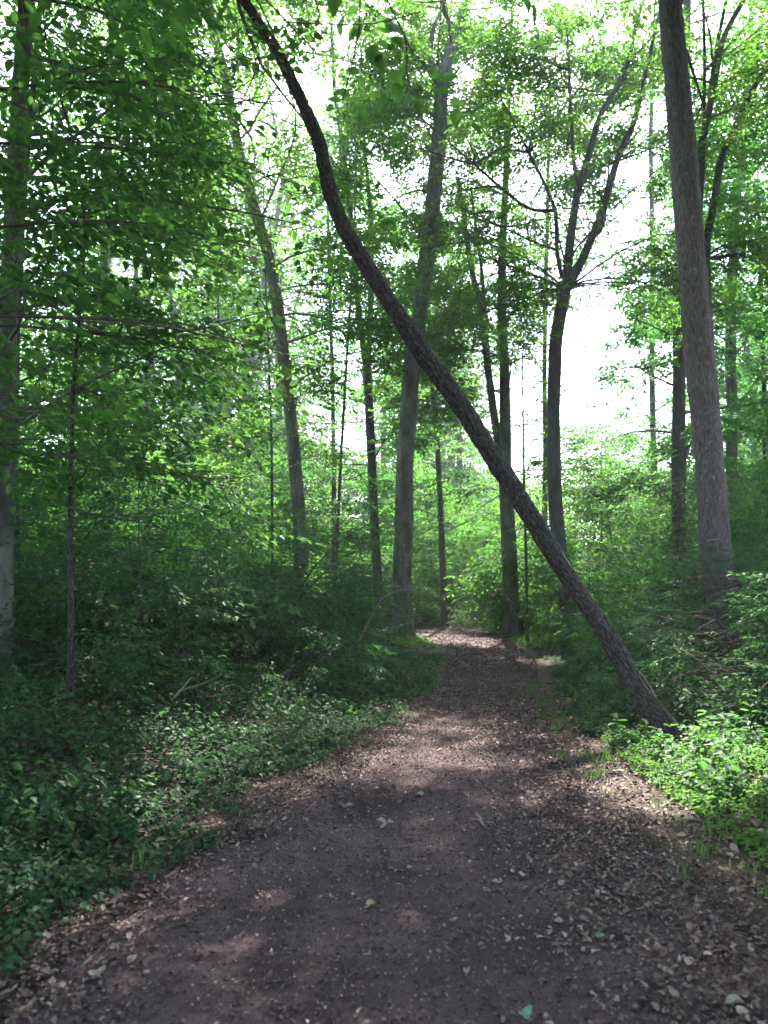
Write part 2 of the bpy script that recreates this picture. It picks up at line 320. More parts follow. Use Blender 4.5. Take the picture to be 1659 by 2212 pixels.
# gaps in the leaf cover where the sky is open, and beams of sun that reach the ground between the crowns
GAPS = [(1275, 800, 50, 105), (1305, 650, 55, 95), (1368, 390, 48, 92), (620, 205, 80, 100), (735, 75, 50, 75), (830, 375, 42, 70), (560, 235, 40, 50),
        (885, 455, 26, 55), (395, 215, 26, 38), (1335, 520, 42, 75), (700, 190, 40, 50), (1405, 60, 26, 50), (330, 170, 18, 30), (985, 470, 12, 30), (470, 420, 18, 30), (250, 90, 16, 30)]
BEAMS = [(1.9, 20.5, 0.9), (2.6, 19.0, 0.6), (1.5, 22, 0.8), (2.7, 7.3, 0.4), (2.6, 6.2, 0.25), (3.1, 5.7, 0.4), (4.0, 24, 1.2), (-0.6, 24, 1.0)]
BEAMS += [(1.0, 27.5, 1.7), (3.6, 25.6, 1.3), (2.4, 30.5, 2.0), (-1, 31, 1.5), (5.5, 28, 1.5), (-4.6, 15, 1.5, 6), (-7.0, 18, 1.6, 6), (-2.4, 18.5, 1.5, 6), (-5.5, 22, 1.6, 6), (0, 26, 1.6, 5), (4.5, 24, 1.5, 5), (5.6, 19, 1.3, 5), (7.5, 22, 1.5, 6), (3.6, 15.5, 0.9, 5), (-9, 14, 1.3, 6)]
CORR = []                                       # (picture polyline, half width, depth, share removed)
def clump(P, rng, sc=1.0, thr=0.0):
    x, y, z = (P * sc).T
    f = np.sin(2.1 * x + 1.3 * y + 0.4) * np.sin(2.9 * z - 0.8 * x + 1) + 0.7 * np.sin(3.7 * y - 1.9 * z) * np.sin(3.3 * x + 2.2 * z) + 0.5 * np.sin(5.1 * z + 2 * y) * np.sin(4.3 * x - 3.1 * y)
    return f + 0.35 * rng.normal(0, 1, len(P)) > thr
def keep_mask(P, rng, gap=True, corr=True, near=None):
    u, v, d = project(P); k = np.ones(len(P), bool); inview = (d > 0.3) & (u > -150) & (u < 1800) & (v > -200) & (v < 2300)
    rnd = rng.random(len(P))
    if gap:
        for cx, cy_, rx, ry in GAPS:
            q = ((u - cx) / rx) ** 2 + ((v - cy_) / ry) ** 2
            k &= ~((d > 7) & (q < 0.75 + 0.5 * rnd))
    if corr:
        for pl, hw, dep, sh in CORR:
            m = inview & (d < dep + 0.2); 
            if not m.any(): continue
            uu = u[m]; vv = v[m]; best = np.full(len(uu), 1e9)
            for (a, b), (c, e) in zip(pl[:-1], pl[1:]):
                L2 = (c - a) ** 2 + (e - b) ** 2 + 1e-9; t = np.clip(((uu - a) * (c - a) + (vv - b) * (e - b)) / L2, 0, 1)
                best = np.minimum(best, np.hypot(uu - a - t * (c - a), vv - b - t * (e - b)))
            kk = k[m]; kk &= ~((best < hw + 0.25 * FPX / d[m]) & (rnd[m] < sh)); k[m] = kk
    if near is not None: k &= ~(inview & (d < near))
    for bx, by, br, *s0 in BEAMS:
        o = np.array([bx, by, 0.0]); q = P - o; s = q @ SUNDIR
        dist = np.linalg.norm(q - s[:, None] * SUNDIR, axis=1)
        k &= ~((s > (s0[0] if s0 else 0.6)) & (dist < br * (0.75 + 0.5 * rnd) + 0.35))
    return k

# ------------------------------------------------------------------ trees
def limb_curve(rng, p0, az, el, L, n=9, lift=0.0, wig=0.12):
    P = [np.array(p0, float)]; a, e = az, el
    for k in range(n):
        a += rng.normal(0, wig); e += lift / n + rng.normal(0, wig * 0.6)
        P.append(P[-1] + (L / n) * np.array([math.sin(a) * math.cos(e), math.cos(a) * math.cos(e), math.sin(e)]))
    return np.array(P)
def foliate(rng, tb, limbs, dens=1.0, sec_len=0.45, spray_step=0.34, r0=0.03, sec_step=0.42, twigs=True, start=0.2):
    """side branches on each limb (a polyline with az) and the seats of the leaf sprays"""
    pos, yaw, pit = [], [], []
    for P in limbs:
        seg = np.linalg.norm(np.diff(P, axis=0), axis=1); L = seg.sum(); cum = np.concatenate([[0], np.cumsum(seg)])
        s = start * L; side = 1
        while s < L * 1.0001:
            k = min(np.searchsorted(cum, s, 'right') - 1, len(seg) - 1); f = (s - cum[k]) / seg[k]
            p = P[k] * (1 - f) + P[k + 1] * f; d = P[k + 1] - P[k]; az = math.atan2(d[0], d[1]); t = s / L
            sl = max(0.35, sec_len * L * (1.05 - 0.65 * t) * rng.uniform(0.6, 1.2))
            a2 = az + side * rng.uniform(0.55, 1.2) * (1 - 0.4 * t)
            Q = limb_curve(rng, p, a2, rng.normal(0.05, 0.2), sl, 5, -0.15, 0.15)
            if tb is not None and twigs: tb.add(Q, np.linspace(r0 * 0.45 * (1 - 0.6 * t), 0.004, len(Q)), 4)
            n = max(2, int(DENS * dens * sl / spray_step * 2))
            tt = rng.uniform(0.08, 1.0, n)
            for x in tt:
                kk = min(int(x * 5), 4); ff = x * 5 - kk
                pos.append(Q[kk] * (1 - ff) + Q[kk + 1] * ff + rng.normal(0, 0.11, 3) * [1, 1, 1.3]); yaw.append(-(a2 + rng.choice([-1, 1]) * rng.uniform(0.2, 1.0))); pit.append(rng.normal(-0.08, 0.22))
            pos.append(Q[-1]); yaw.append(-a2); pit.append(rng.normal(-0.15, 0.2))
            s += sec_step * rng.uniform(0.7, 1.3); side = -side
    return np.array(pos), np.array(yaw), np.array(pit)

DENS = 3.3
TM_CAN = make_templates(1, 7, 18, 0.62, 0.105)
TM_CAN2 = make_templates(2, 7, 16, 0.60, 0.120, 0.75)
TM_NEAR = make_templates(3, 7, 11, 0.55, 0.104, 0.62, 8)
TM_FAR = make_templates(4, 6, 12, 0.8, 0.19, 0.7)
TM_SHRUB = make_templates(5, 7, 16, 0.42, 0.060, 0.55, 4, 0.3)
TM_SAP = make_templates(6, 7, 16, 0.52, 0.085, 0.6, 4, 0.28)

def px_path(pts, Y, Y2=None):
    n = len(pts); Y2 = Y if Y2 is None else Y2
    return np.array([at(u, v, Y + (Y2 - Y) * k / max(1, n - 1)) for k, (u, v) in enumerate(pts)])
def tree(name, label, pts, Y, widths, bark, crown=None, limbs=(), cat='tree', group=None, corr=None, top=5.0, sides=14, seed=1, Y2=None, leafmat='canopy', tm=None, flare=1.35, near=None, gap=True, wob=0.05, step=0.25, ridges=None):
    """trunk follows the picture polyline pts (bottom to top) at distance Y; limbs = extra forks [(pts, w0, w1)]"""
    rng = np.random.default_rng(seed)
    P = px_path(pts, Y, Y2); w = np.array(widths, float) * P[:, 1] / FPX / 2
    if corr: CORR.append((pts, max(widths) / 2, Y, corr))
    # down to the ground
    d0 = P[0] - P[1]; d0 = d0 / np.linalg.norm(d0)
    base = P[0].copy(); gz = ground_z(base[0], base[1])
    if base[2] > gz:
        base = P[0] + d0 * min((base[2] - gz) / max(0.2, -d0[2]), 6); base[2] = ground_z(base[0], base[1])
        P = np.concatenate([[base], P]); w = np.concatenate([[w[0]], w])
    else: P[0][2] = gz; base = P[0].copy()
    if top > 0:
        d1 = P[-1] - P[-2]; d1 = d1 / np.linalg.norm(d1); d1 = d1 * 0.7 + np.array([0, 0, 0.3])
        P = np.concatenate([P, [P[-1] + d1 * top * 0.5, P[-1] + d1 * top + np.array([0.1, 0.1, 0])]]); w = np.concatenate([w, [w[-1] * 0.65, w[-1] * 0.15]])
    Q = resample(np.concatenate([P, w[:, None]], 1), step); P, w = Q[:, :3], Q[:, 3]
    dd = (P[0] - P[3]) / np.linalg.norm(P[0] - P[3]); P = np.concatenate([[P[0] + dd * 0.45], P]); w = np.concatenate([[w[0]], w])
    zz = np.linalg.norm(P - P[1], axis=1); w = w * (1 + (flare - 1) * np.exp(-(zz / 0.35) ** 1.0)); w[0] = w[1] * 1.1
    root = thing(name, label, cat, base, group)
    tb = Tubes(); tb.add(P, w, sides, wob, seed, ridges); tb.build('trunk', M[bark], root, base)
    limb_lines = []
    for lp, w0, w1 in limbs:
        if corr: CORR.append((lp, max(w0, w1) / 2, Y + 1.3, corr * 0.93))
        LP = px_path(lp, Y); LP[1:, 1] += np.linspace(0.1, rng.uniform(-1.2, 1.2), len(LP) - 1)
        d = LP[-1] - LP[-2]; LP = np.concatenate([LP, [LP[-1] + d / np.linalg.norm(d) * 1.5]])
        LQ = resample(LP, 0.2); rr_ = np.linspace(w0 * Y / FPX / 2, w1 * Y / FPX / 2 * 0.8, len(LQ))
        t2 = Tubes(); t2.add(LQ, rr_, 10, 0.04, seed + 3); t2.build('limb', M[bark], root, base)
        limb_lines.append(LQ[::4] if len(LQ) > 12 else LQ)
    if crown:
        n, z0, z1, l0, l1 = crown['n'], crown['z0'], crown['z1'], crown['l0'], crown['l1']
        br = Tubes(); br.add(P[-3:], np.full(3, 0.01), 4); lines = []
        for k in range(n):
            z = z0 + (z1 - z0) * (k + rng.random()) / n
            q = int(np.argmin(np.abs(P[:, 2] - (z - 0.6)))); f = (z - z0) / max(0.1, z1 - z0)
            az = k * 2.399 + rng.uniform(-0.4, 0.4) if crown.get('az') is None else rng.uniform(*crown['az'])
            L = (l0 + (l1 - l0) * f) * rng.uniform(0.75, 1.2)
            C = limb_curve(rng, P[q], az, rng.uniform(0.25, 0.9) * crown.get('rise', 1.0), L, 8, -0.6 * crown.get('rise', 1.0), 0.22)
            br.add(C, np.linspace(min(w[q] * 0.45, 0.011 * L ** 0.8), 0.004, len(C)), 5); lines.append(C)
        for LQ in limb_lines:
            lines.append(LQ)
            for _ in range(crown.get('per_limb', 5)):
                q = LQ[rng.integers(len(LQ) // 3, len(LQ))]
                C = limb_curve(rng, q, rng.uniform(0, 6.28), rng.uniform(0, 0.6), rng.uniform(1.2, 2.6), 7, -0.2)
                br.add(C, np.linspace(0.03, 0.006, len(C)), 5); lines.append(C)
        pos, yaw, pit = foliate(rng, br, lines, crown.get('dens', 1.0), crown.get('sec', 0.45), crown.get('step', 0.36), 0.03, crown.get('sstep', 0.45), start=crown.get('start', 0.22))
        k = keep_mask(pos, rng, gap=gap, near=near) & clump(pos, rng, 0.8, -0.6); pos, yaw, pit = pos[k], yaw[k], pit[k]
        br.build('branches', M['twig'] if bark != 'beech_bark' else M['beech_bark'], root, base)
        V, F = place_sprays(rng, tm or TM_CAN, pos, yaw, pit, rng.normal(0, 0.22, len(pos)), rng.uniform(0.8, 1.25, len(pos)) * crown.get('lsc', 1.0))
        link('crown', mesh('crown', V - base, F, M[leafmat]), root)
    return root

# --- the leaning tree across the path
LEAN = [(1447, 1605), (1400, 1522), (1310, 1372), (1215, 1226), (1115, 1066), (1003, 888), (897, 737), (812, 606), (744, 497), (714, 420), (691, 310), (650, 215), (603, 118), (534, 10), (490, -60), (430, -190)]
lean_root = tree('leaning_tree', 'dark slender tree with furrowed bark leaning steeply across the path', LEAN, 8.1, [47, 44, 43, 42, 43, 43, 43, 40, 37, 34, 32, 30, 28, 25, 24, 20], 'furrow_bark',
     crown=dict(n=26, z0=9.0, z1=13.5, l0=3.6, l1=3.6, dens=1.2), corr=1.0, sides=110, seed=11, Y2=8.7, leafmat='near', near=14, wob=0.03, step=0.03, flare=1.5, ridges=(0.016, 15, 0.20))
LEANBASE = tuple(lean_root.location)
# --- the big rough-barked trunk on the right
BIG = [(1588, 1440), (1568, 1345), (1551, 1240), (1538, 1087), (1524, 910), (1508, 737), (1493, 550), (1477, 350), (1462, 180), (1446, 0), (1438, -120)]
tree('oak_tree', 'thick straight tree with rough flecked brown bark rising out of shrubs', BIG, 13.0, [76, 70, 66, 63, 63, 62, 61, 59, 56, 53, 51], 'plate_bark',
     crown=dict(n=34, z0=11.5, z1=21, l0=5.4, l1=4.0, dens=1.2), corr=0.97, sides=110, seed=12, top=8, leafmat='canopy2', tm=TM_CAN2, near=19, step=0.05, wob=0.03, ridges=(0.014, 30, 0.16))
BEECH = [(868, 1372), (868, 1260), (871, 1187), (876, 987), (889, 787), (903, 700), (930, 500), (949, 300), (953, 195)]
tree('beech_tree', 'tall smooth grey beech beside the path, trunk forking high up', BEECH, 21.0, [44, 42, 41, 38, 36, 35, 36, 34, 30], 'beech_bark',
     limbs=[([(952, 200), (965, 130), (978, 85), (992, 40), (1006, -20)], 31, 22), ([(950, 200), (930, 120), (900, 70), (862, 32), (820, -10)], 20, 12), ([(928, 118), (936, 55), (950, -10)], 12, 8), ([(975, 60), (962, 30), (948, -15)], 9, 6)],
     crown=dict(n=26, z0=8.0, z1=20, l0=4.4, l1=3.4, dens=1.2), corr=0.95, seed=13, top=0, leafmat='canopy')
tree('beech_tree', 'slim grey tree behind the left shrubs, its trunk bending left towards the top', [(652, 1230), (648, 1137), (644, 1077), (632, 937), (614, 787), (598, 650), (581, 550), (543, 430), (515, 325), (486, 165), (457, 50), (445, -60)], 20.0, [32, 30, 29, 27, 27, 27, 26, 25, 23, 22, 20, 18], 'beech_bark',
     crown=dict(n=36, z0=5.5, z1=20.5, l0=3.4, l1=6.6), corr=0.93, seed=14, leafmat='canopy')
tree('maple_tree', 'thin dark tree left of the grey beech with two upright stems', [(815, 1230), (811, 1162), (802, 987), (794, 802), (785, 740), (776, 690), (757, 460), (738, 300), (722, 190), (716, 60)], 24.0, [20, 19, 19, 20, 15, 13, 12, 11, 9, 8], 'dark_bark',
     limbs=[([(794, 790), (800, 690), (803, 500), (796, 400), (786, 300), (782, 180)], 14, 7)], crown=dict(n=22, z0=4.5, z1=17, l0=3.0, l1=2.6), corr=0.7, seed=15, leafmat='canopy2', tm=TM_CAN2)
tree('beech_tree', 'grey twin stemmed tree on the right bank where the path turns', [(1107, 1376), (1106, 1337), (1100, 1187), (1091, 1037), (1091, 887), (1090, 787), (1084, 690), (1084, 550), (1092, 400)], 23.0, [38, 34, 33, 29, 24, 22, 20, 18, 14], 'beech_bark',
     limbs=[([(1094, 1080), (1078, 960), (1067, 887), (1054, 787), (1040, 660), (1020, 580), (1005, 480)], 20, 12), ([(1056, 800), (1050, 700), (1042, 600), (1030, 520)], 11, 6)], crown=dict(n=27, z0=4.5, z1=20, l0=3.4, l1=3.4), corr=0.85, top=8, seed=16)
tree('beech_tree', 'dark trunked beech with a wide vee fork against the white sky', [(1240, 1395), (1236, 1370), (1223, 1287), (1210, 1187), (1198, 1087), (1195, 887), (1200, 737), (1208, 690), (1220, 625)], 19.0, [38, 35, 33, 31, 30, 29, 28, 28, 27], 'grey_bark',
     limbs=[([(1220, 632), (1229, 560), (1237, 500), (1254, 400), (1286, 300), (1307, 225), (1345, 160), (1368, 128), (1385, 60)], 22, 9), ([(1220, 632), (1243, 590), (1262, 550), (1294, 475), (1312, 400), (1326, 350), (1352, 300), (1372, 200)], 21, 9),
            ([(1250, 412), (1240, 340), (1236, 250), (1232, 150)], 10, 6), ([(1214, 600), (1204, 545), (1200, 455), (1176, 410), (1140, 350)], 10, 5), ([(1200, 455), (1145, 452), (1080, 420), (996, 367)], 8, 4), ([(1202, 540), (1160, 522), (1100, 510)], 5, 3), ([(1285, 510), (1306, 500), (1302, 478)], 8, 4)],
     crown=dict(n=17, z0=12.6, z1=17, l0=3.4, l1=3.8, per_limb=4, dens=0.9), corr=0.97, seed=17, top=0)
tree('beech_tree', 'straight dark trunk seen close behind the left of the rough barked tree', [(1470, 1290), (1465, 1137), (1466, 987), (1467, 787), (1470, 600), (1474, 400), (1480, 200), (1484, 0)], 21.0, [32, 30, 31, 27, 25, 22, 20, 18], 'dark_bark',
     crown=dict(n=28, z0=3, z1=18, l0=4.0, l1=3.2, dens=1.0), corr=0.8, seed=18, leafmat='canopy2', tm=TM_CAN2)
tree('maple_tree', 'grey trunk half seen behind leaves right of the rough barked tree', [(1578, 1250), (1577, 1137), (1580, 1037), (1582, 887), (1578, 787), (1578, 650), (1590, 450), (1605, 300), (1620, 100)], 25.0, [26, 24, 23, 24, 23, 22, 18, 15, 12], 'beech_bark',
     crown=dict(n=26, z0=3.5, z1=19, l0=3.8, l1=3.2), corr=0.5, seed=19, leafmat='canopy2', tm=TM_CAN2)
tree('beech_tree', 'tree with long upswept limbs fanning out behind the rough barked trunk', [(1556, 1330), (1546, 1100), (1534, 880), (1524, 690), (1520, 560)], 17.0, [34, 32, 30, 28, 26], 'grey_bark',
     limbs=[([(1522, 580), (1528, 520), (1540, 450), (1550, 350), (1580, 280), (1612, 205), (1665, 140)], 20, 10), ([(1519, 560), (1510, 450), (1507, 350), (1525, 275), (1540, 195), (1560, 80), (1606, 0)], 20, 11), ([(1512, 470), (1524, 330), (1512, 240), (1500, 150), (1482, 10)], 10, 6), ([(1525, 290), (1545, 130), (1570, 0)], 11, 8)],
     crown=dict(n=10, z0=9, z1=14, l0=3.0, l1=2.4, per_limb=4, dens=0.7, az=(0.0, 2.8)), corr=0.6, seed=20, top=0)
tree('beech_tree', 'grey trunk cut by the left edge of the view', [(4, 1330), (5, 1150), (5, 1000), (10, 800), (27, 520), (33, 420), (47, 135), (60, -20)], 9.0, [50, 46, 44, 42, 40, 40, 36, 34], 'beech_bark',
     top=9, crown=dict(n=34, z0=3.2, z1=17, l0=3.2, l1=5.0, az=(0.2, 3.1), rise=0.45, dens=0.6), corr=0.25, seed=21, leafmat='near', tm=TM_NEAR, near=3.2)
tree('beech_tree', 'second thin grey trunk just inside the left edge trunk', [(38, 1290), (33, 1180), (30, 1000), (36, 700), (52, 400), (80, 100)], 13.0, [18, 17, 16, 15, 14, 12], 'dark_bark',
     top=8, crown=dict(n=34, z0=3.5, z1=17, l0=2.6, l1=5.6, az=(-0.5, 3.0), dens=0.7), corr=0.3, seed=22, leafmat='canopy')
tree('beech_sapling', 'dark thin sapling standing alone in the left shrubs', [(153, 1450), (153, 1337), (152, 1037), (160, 787), (178, 640), (186, 470), (160, 300), (134, 225), (105, 120)], 8.0, [15, 14, 11, 9, 7, 6, 5, 5, 4], 'furrow_bark',
     crown=dict(n=16, z0=2.6, z1=7.5, l0=1.7, l1=1.6, rise=0.4, dens=0.7), corr=0.1, seed=23, leafmat='near', tm=TM_NEAR, top=1.0, sides=8, near=4)
tree('beech_tree', 'pale trunk far behind the left sapling', [(236, 1250), (232, 1020), (228, 850), (225, 675), (226, 500), (236, 250)], 23.0, [26, 24, 23, 22, 20, 16], 'beech_bark', crown=dict(n=24, z0=4.5, z1=18, l0=3.6, l1=3.2), corr=0.45, seed=24)
for k, (lab, pts, Yd, w) in enumerate([
        ('thin dark stem between the pale trunk and the slim bending tree', [(478, 1150), (477, 990), (474, 790), (470, 600), (476, 400)], 25.0, 9),
        ('thin dark pole of a tree right of the grey beech', [(958, 1285), (952, 1100), (943, 937), (930, 780), (925, 620)], 26.0, 14),
        ('pole thin tree left of the twin stemmed dark tree', [(722, 1160), (721, 1000), (718, 800), (712, 640), (708, 450)], 27.0, 11),
        ('spindly tree slanting right beside the twin stemmed dark tree', [(730, 1130), (736, 1000), (748, 790), (760, 600), (768, 430)], 22.0, 7),
        ('thin stem hanging straight left of the slim bending tree', [(588, 1150), (587, 950), (580, 760), (572, 560)], 18.0, 6),
        ('slim trunk close to the right edge of the view', [(1652, 1250), (1653, 1000), (1650, 800), (1640, 500)], 26.0, 14),
        ('thin stem behind the vee forked beech', [(1175, 1250), (1178, 1000), (1176, 800), (1180, 560), (1186, 300)], 27.0, 13),
        ('thin grey trunk at the right side of the white sky gap', [(1415, 1200), (1412, 1000), (1408, 800), (1410, 560), (1405, 300), (1412, 100)], 30.0, 16),
        ('thin young stem right of the twin stemmed grey tree', [(1138, 1320), (1136, 1190), (1132, 1040), (1130, 900)], 20.0, 7),
        ('pole thin tree far left of the slim bending tree', [(322, 1180), (322, 1000), (318, 850), (312, 640)], 22.0, 7),
        ]):
    tree('maple_sapling', lab, pts, Yd, np.linspace(w, w * 0.55, len(pts)), 'dark_bark', crown=dict(n=16, z0=3.0, z1=11, l0=2.3, l1=2.0, rise=0.6) if k not in (6, 7) else dict(n=30, z0=3.0, z1=18, l0=3.6, l1=3.2), corr=0.4, seed=40 + k, leafmat='canopy2' if k % 2 else 'canopy', top=3, sides=8, wob=0.03)

# --- near trees whose trunks stand outside the view and whose low boughs hang into it
def offside_tree(name, label, x, y, h, r, limbs, leafmat, seed, near, dens=1.0, bark='beech_bark', extra=10, ez=(6, 12), el=3.0, tm=None, lsc=1.0, start=0.25):
    rng = np.random.default_rng(seed); z = float(ground_z(x, y)); base = np.array([x, y, z])
    root = thing(name, label, 'tree', base)
    P = np.array([[x, y, z - 0.2], [x, y, z + 0.4], [x + 0.1, y + 0.1, z + h * 0.35], [x + 0.2, y, z + h * 0.7], [x + 0.3, y + 0.2, z + h]])
    P = resample(P, 0.3); tb = Tubes(); tb.add(P, np.linspace(r, r * 0.25, len(P)), 14, 0.05, seed); tb.build('trunk', M[bark], root, base)
    br = Tubes(); lines = []
    for L in limbs:
        L = resample(np.array(L, float), 0.3); br.add(L, np.linspace(0.022, 0.004, len(L)), 6); lines.append(L)
    for k in range(extra):
        q = P[np.argmin(np.abs(P[:, 2] - rng.uniform(*ez)))]; C = limb_curve(rng, q, k * 2.4 + rng.uniform(-.3, .3), rng.uniform(0.1, 0.5), el * rng.uniform(0.7, 1.2), 8, -0.2)
        br.add(C, np.linspace(0.03, 0.005, len(C)), 5); lines.append(C)
    pos, yaw, pit = foliate(rng, br, lines, dens, 0.42, 0.34, 0.025, 0.34, start=start)
    k = keep_mask(pos, rng, near=near) & clump(pos, rng, 1.15, -0.3); pos, yaw, pit = pos[k], yaw[k], pit[k]
    br.build('branches', M['twig'], root, base)
    V, F = place_sprays(rng, tm or TM_NEAR, pos, yaw, pit, rng.normal(0, 0.25, len(pos)), rng.uniform(0.8, 1.2, len(pos)) * lsc)
    link('crown', mesh('crown', V - base, F, M[leafmat]), root)
    return root
offside_tree('beech_tree', 'beech left of the view whose low leafy boughs hang across the upper left', -4.6, 5.2, 13, 0.2,
    [[(-4.5, 5.2, 3.0), (-3.2, 5.6, 3.5), (-1.9, 6.0, 3.6), (-0.9, 6.2, 3.4)], [(-4.5, 5.2, 3.6), (-3.4, 6.0, 4.3), (-2.2, 6.6, 4.7), (-1.2, 7.0, 4.6)], [(-4.5, 5.2, 2.6), (-3.4, 5.0, 2.9), (-2.3, 5.0, 2.75)],
     [(-4.5, 5.2, 4.2), (-3.4, 5.4, 5.0), (-2.0, 5.6, 5.3), (-0.8, 5.8, 5.2)], [(-4.5, 5.4, 2.2), (-3.6, 6.4, 2.7), (-2.8, 7.0, 2.8), (-1.9, 7.4, 2.55)], [(-4.5, 5.2, 5.0), (-3.0, 4.8, 5.6), (-1.6, 4.8, 5.5)],
     [(-4.5, 5.4, 3.2), (-3.5, 7.0, 3.9), (-2.4, 8.2, 4.1), (-1.2, 8.8, 3.9)], [(-4.5, 5.4, 4.6), (-3.2, 7.0, 5.6), (-1.8, 8.0, 6.0), (-0.6, 8.4, 5.8)]],
    'near', 61, 2.6, 0.55, extra=12, ez=(6.5, 12))
offside_tree('hornbeam_tree', 'tree overhead whose bough droops a few broad dark leaves into the top centre', -2.9, 1.0, 12, 0.16,
    [[(-2.7, 1.1, 4.2), (-1.8, 2.2, 4.75), (-0.9, 3.3, 4.55), (-0.35, 3.8, 4.25)], [(-2.7, 1.1, 4.4), (-1.6, 1.9, 4.9), (-0.3, 3.2, 4.75), (0.15, 3.9, 4.3)]],
    'near', 62, 3.0, 0.16, bark='dark_bark', extra=12, ez=(6.8, 11.5), lsc=1.0, start=0.6)

# ------------------------------------------------------------------ trees around and behind: shared builds, copied
def proto_tree(name, label, h, r, n, z0, l0, l1, leafmat, tm, seed, bark, group, dens=1.0, lsc=1.0, step=0.36, sstep=0.45, cat='tree', rise=1.0, sides=10):
    rng = np.random.default_rng(seed); root = thing(name, label, cat, (0, 0, 0), group)
    P = np.array([[0, 0, -0.4], [0, 0, 0.3], [rng.normal(0, .02 * h), rng.normal(0, .02 * h), h * 0.4], [rng.normal(0, .03 * h), rng.normal(0, .03 * h), h * 0.75], [rng.normal(0, .04 * h), rng.normal(0, .04 * h), h]])
    P = resample(P, max(0.2, h / 30)); w = np.linspace(r, r * 0.12, len(P)); tb = Tubes(); tb.add(P, w, sides, 0.05, seed); tb.build('trunk', M[bark], root, (0, 0, 0))
    br = Tubes(); lines = []
    for k in range(n):
        z = z0 + (h * 0.97 - z0) * (k + rng.random()) / n; f = (z - z0) / (h - z0); q = int(np.argmin(np.abs(P[:, 2] - z)))
        C = limb_curve(rng, P[q], k * 2.399 + rng.uniform(-.4, .4), rng.uniform(0.15, 0.8) * rise, (l0 + (l1 - l0) * f) * rng.uniform(0.7, 1.2), 8, -0.5 * rise, 0.2)
        br.add(C, np.linspace(min(w[q] * 0.5, 0.04), 0.004, len(C)), 5); lines.append(C)
    pos, yaw, pit = foliate(rng, br, lines, dens, 0.45, step, 0.02, sstep)
    k = clump(pos, rng, 0.9 if h > 9 else 1.8, -0.6); pos, yaw, pit = pos[k], yaw[k], pit[k]
    br.build('branches', M[bark], root, (0, 0, 0))
    V, F = place_sprays(rng, tm, pos, yaw, pit, rng.normal(0, 0.22, len(pos)), rng.uniform(0.8, 1.25, len(pos)) * lsc)
    link('crown', mesh('crown', V, F, M[leafmat]), root)
    return root
rs = np.random.default_rng(99)
def scatter(protos, spots, used=None, smin=0.85, smax=1.2):
    for k, (x, y, s) in enumerate(spots):
        p = protos[k % len(protos)]; s = s * rs.uniform(smin, smax); z = float(ground_z(x, y)) - 0.02; rz = rs.uniform(0, 6.28); sc = (s, s, s * rs.uniform(0.9, 1.1))
        if p.get('placed'): copy_thing(p, (x, y, z), rz, sc)
        else: p.location = (x, y, z); p.rotation_euler = (0, 0, rz); p.scale = sc; p['placed'] = 1
# far trees, beyond the named ones
FARL = 'far leafy tree among many in the bright green wood behind'
far = [proto_tree('forest_tree', FARL, 23, 0.24, 40, 2.2, 4.8, 2.6, 'canopy' if k % 2 else 'canopy2', TM_FAR, 200 + k, 'beech_bark', 'far trees of the wood', 0.34, 1.0, 0.6, 0.8) for k in range(4)]
spots = []
for k in range(105):
    Yf = rs.uniform(29, 75); az = rs.uniform(-0.66, 0.66); x = az * Yf
    if 0.10 < az < 0.44 or (-0.08 < az < 0.12 and Yf < 42): continue
    spots.append((x, Yf, 1.0))
spots += [(30, 55, 1.0), (27, 44, 1.0), (2.5, 44, 0.9), (1.0, 58, 1.0), (4, 66, 0.95), (-6, 36, 1.0)]
for k in range(26): spots.append((rs.uniform(0.08, 0.46) * 1.0 * (46 + k), 46 + k, 0.36))
scatter(far, spots)
# unseen trees behind and beside the camera, added to shade the foreground
OVER = 'unseen woodland tree added to close the leaf roof and shade the path'
over = [proto_tree('forest_tree', OVER, 18, 0.2, 32, 6.4, 4.6, 3.2, 'canopy', TM_FAR, 230 + k, 'beech_bark', 'unseen trees added for shade', 0.9, 1.0, 0.55, 0.7) for k in range(2)]
scatter(over, [(-5.5, -2, 1), (5.2, -2.2, 1), (-2.4, -4.5, 1), (2.6, -6, 1),  (-4.0, -7, 1), (5, -8, 1), (0.3, -12, 1), (-10, 1.5, 1.05), (9, 2.5, 1.05), (-9, -7, 1), (10, -6, 1), (-12, 8, 1), (11.5, 8, 1), (-15, 3, 1), (14, 6, 1), (-16, 14, 1), (-12, 15, .95), (13, 14, 1), (15, 21, 1), (-3, -19, 1), (5, -17, 1), (-13, -14, 1), (13, -14, 1)])
high = [proto_tree('forest_tree', 'tall unseen tree added beside the path, its high crown shading it', 18, 0.19, 30, 8.0, 4.4, 3.4, 'canopy', TM_FAR, 236, 'beech_bark', 'unseen trees added for shade', 0.9, 1.0, 0.55, 0.7)]
scatter(high, [(4.4, 2.4, 1), (8.8, 4.6, 1), (-7.0, 4.2, 1)], smin=0.98, smax=1.02)  # high crowns added out of view for more shade on the path
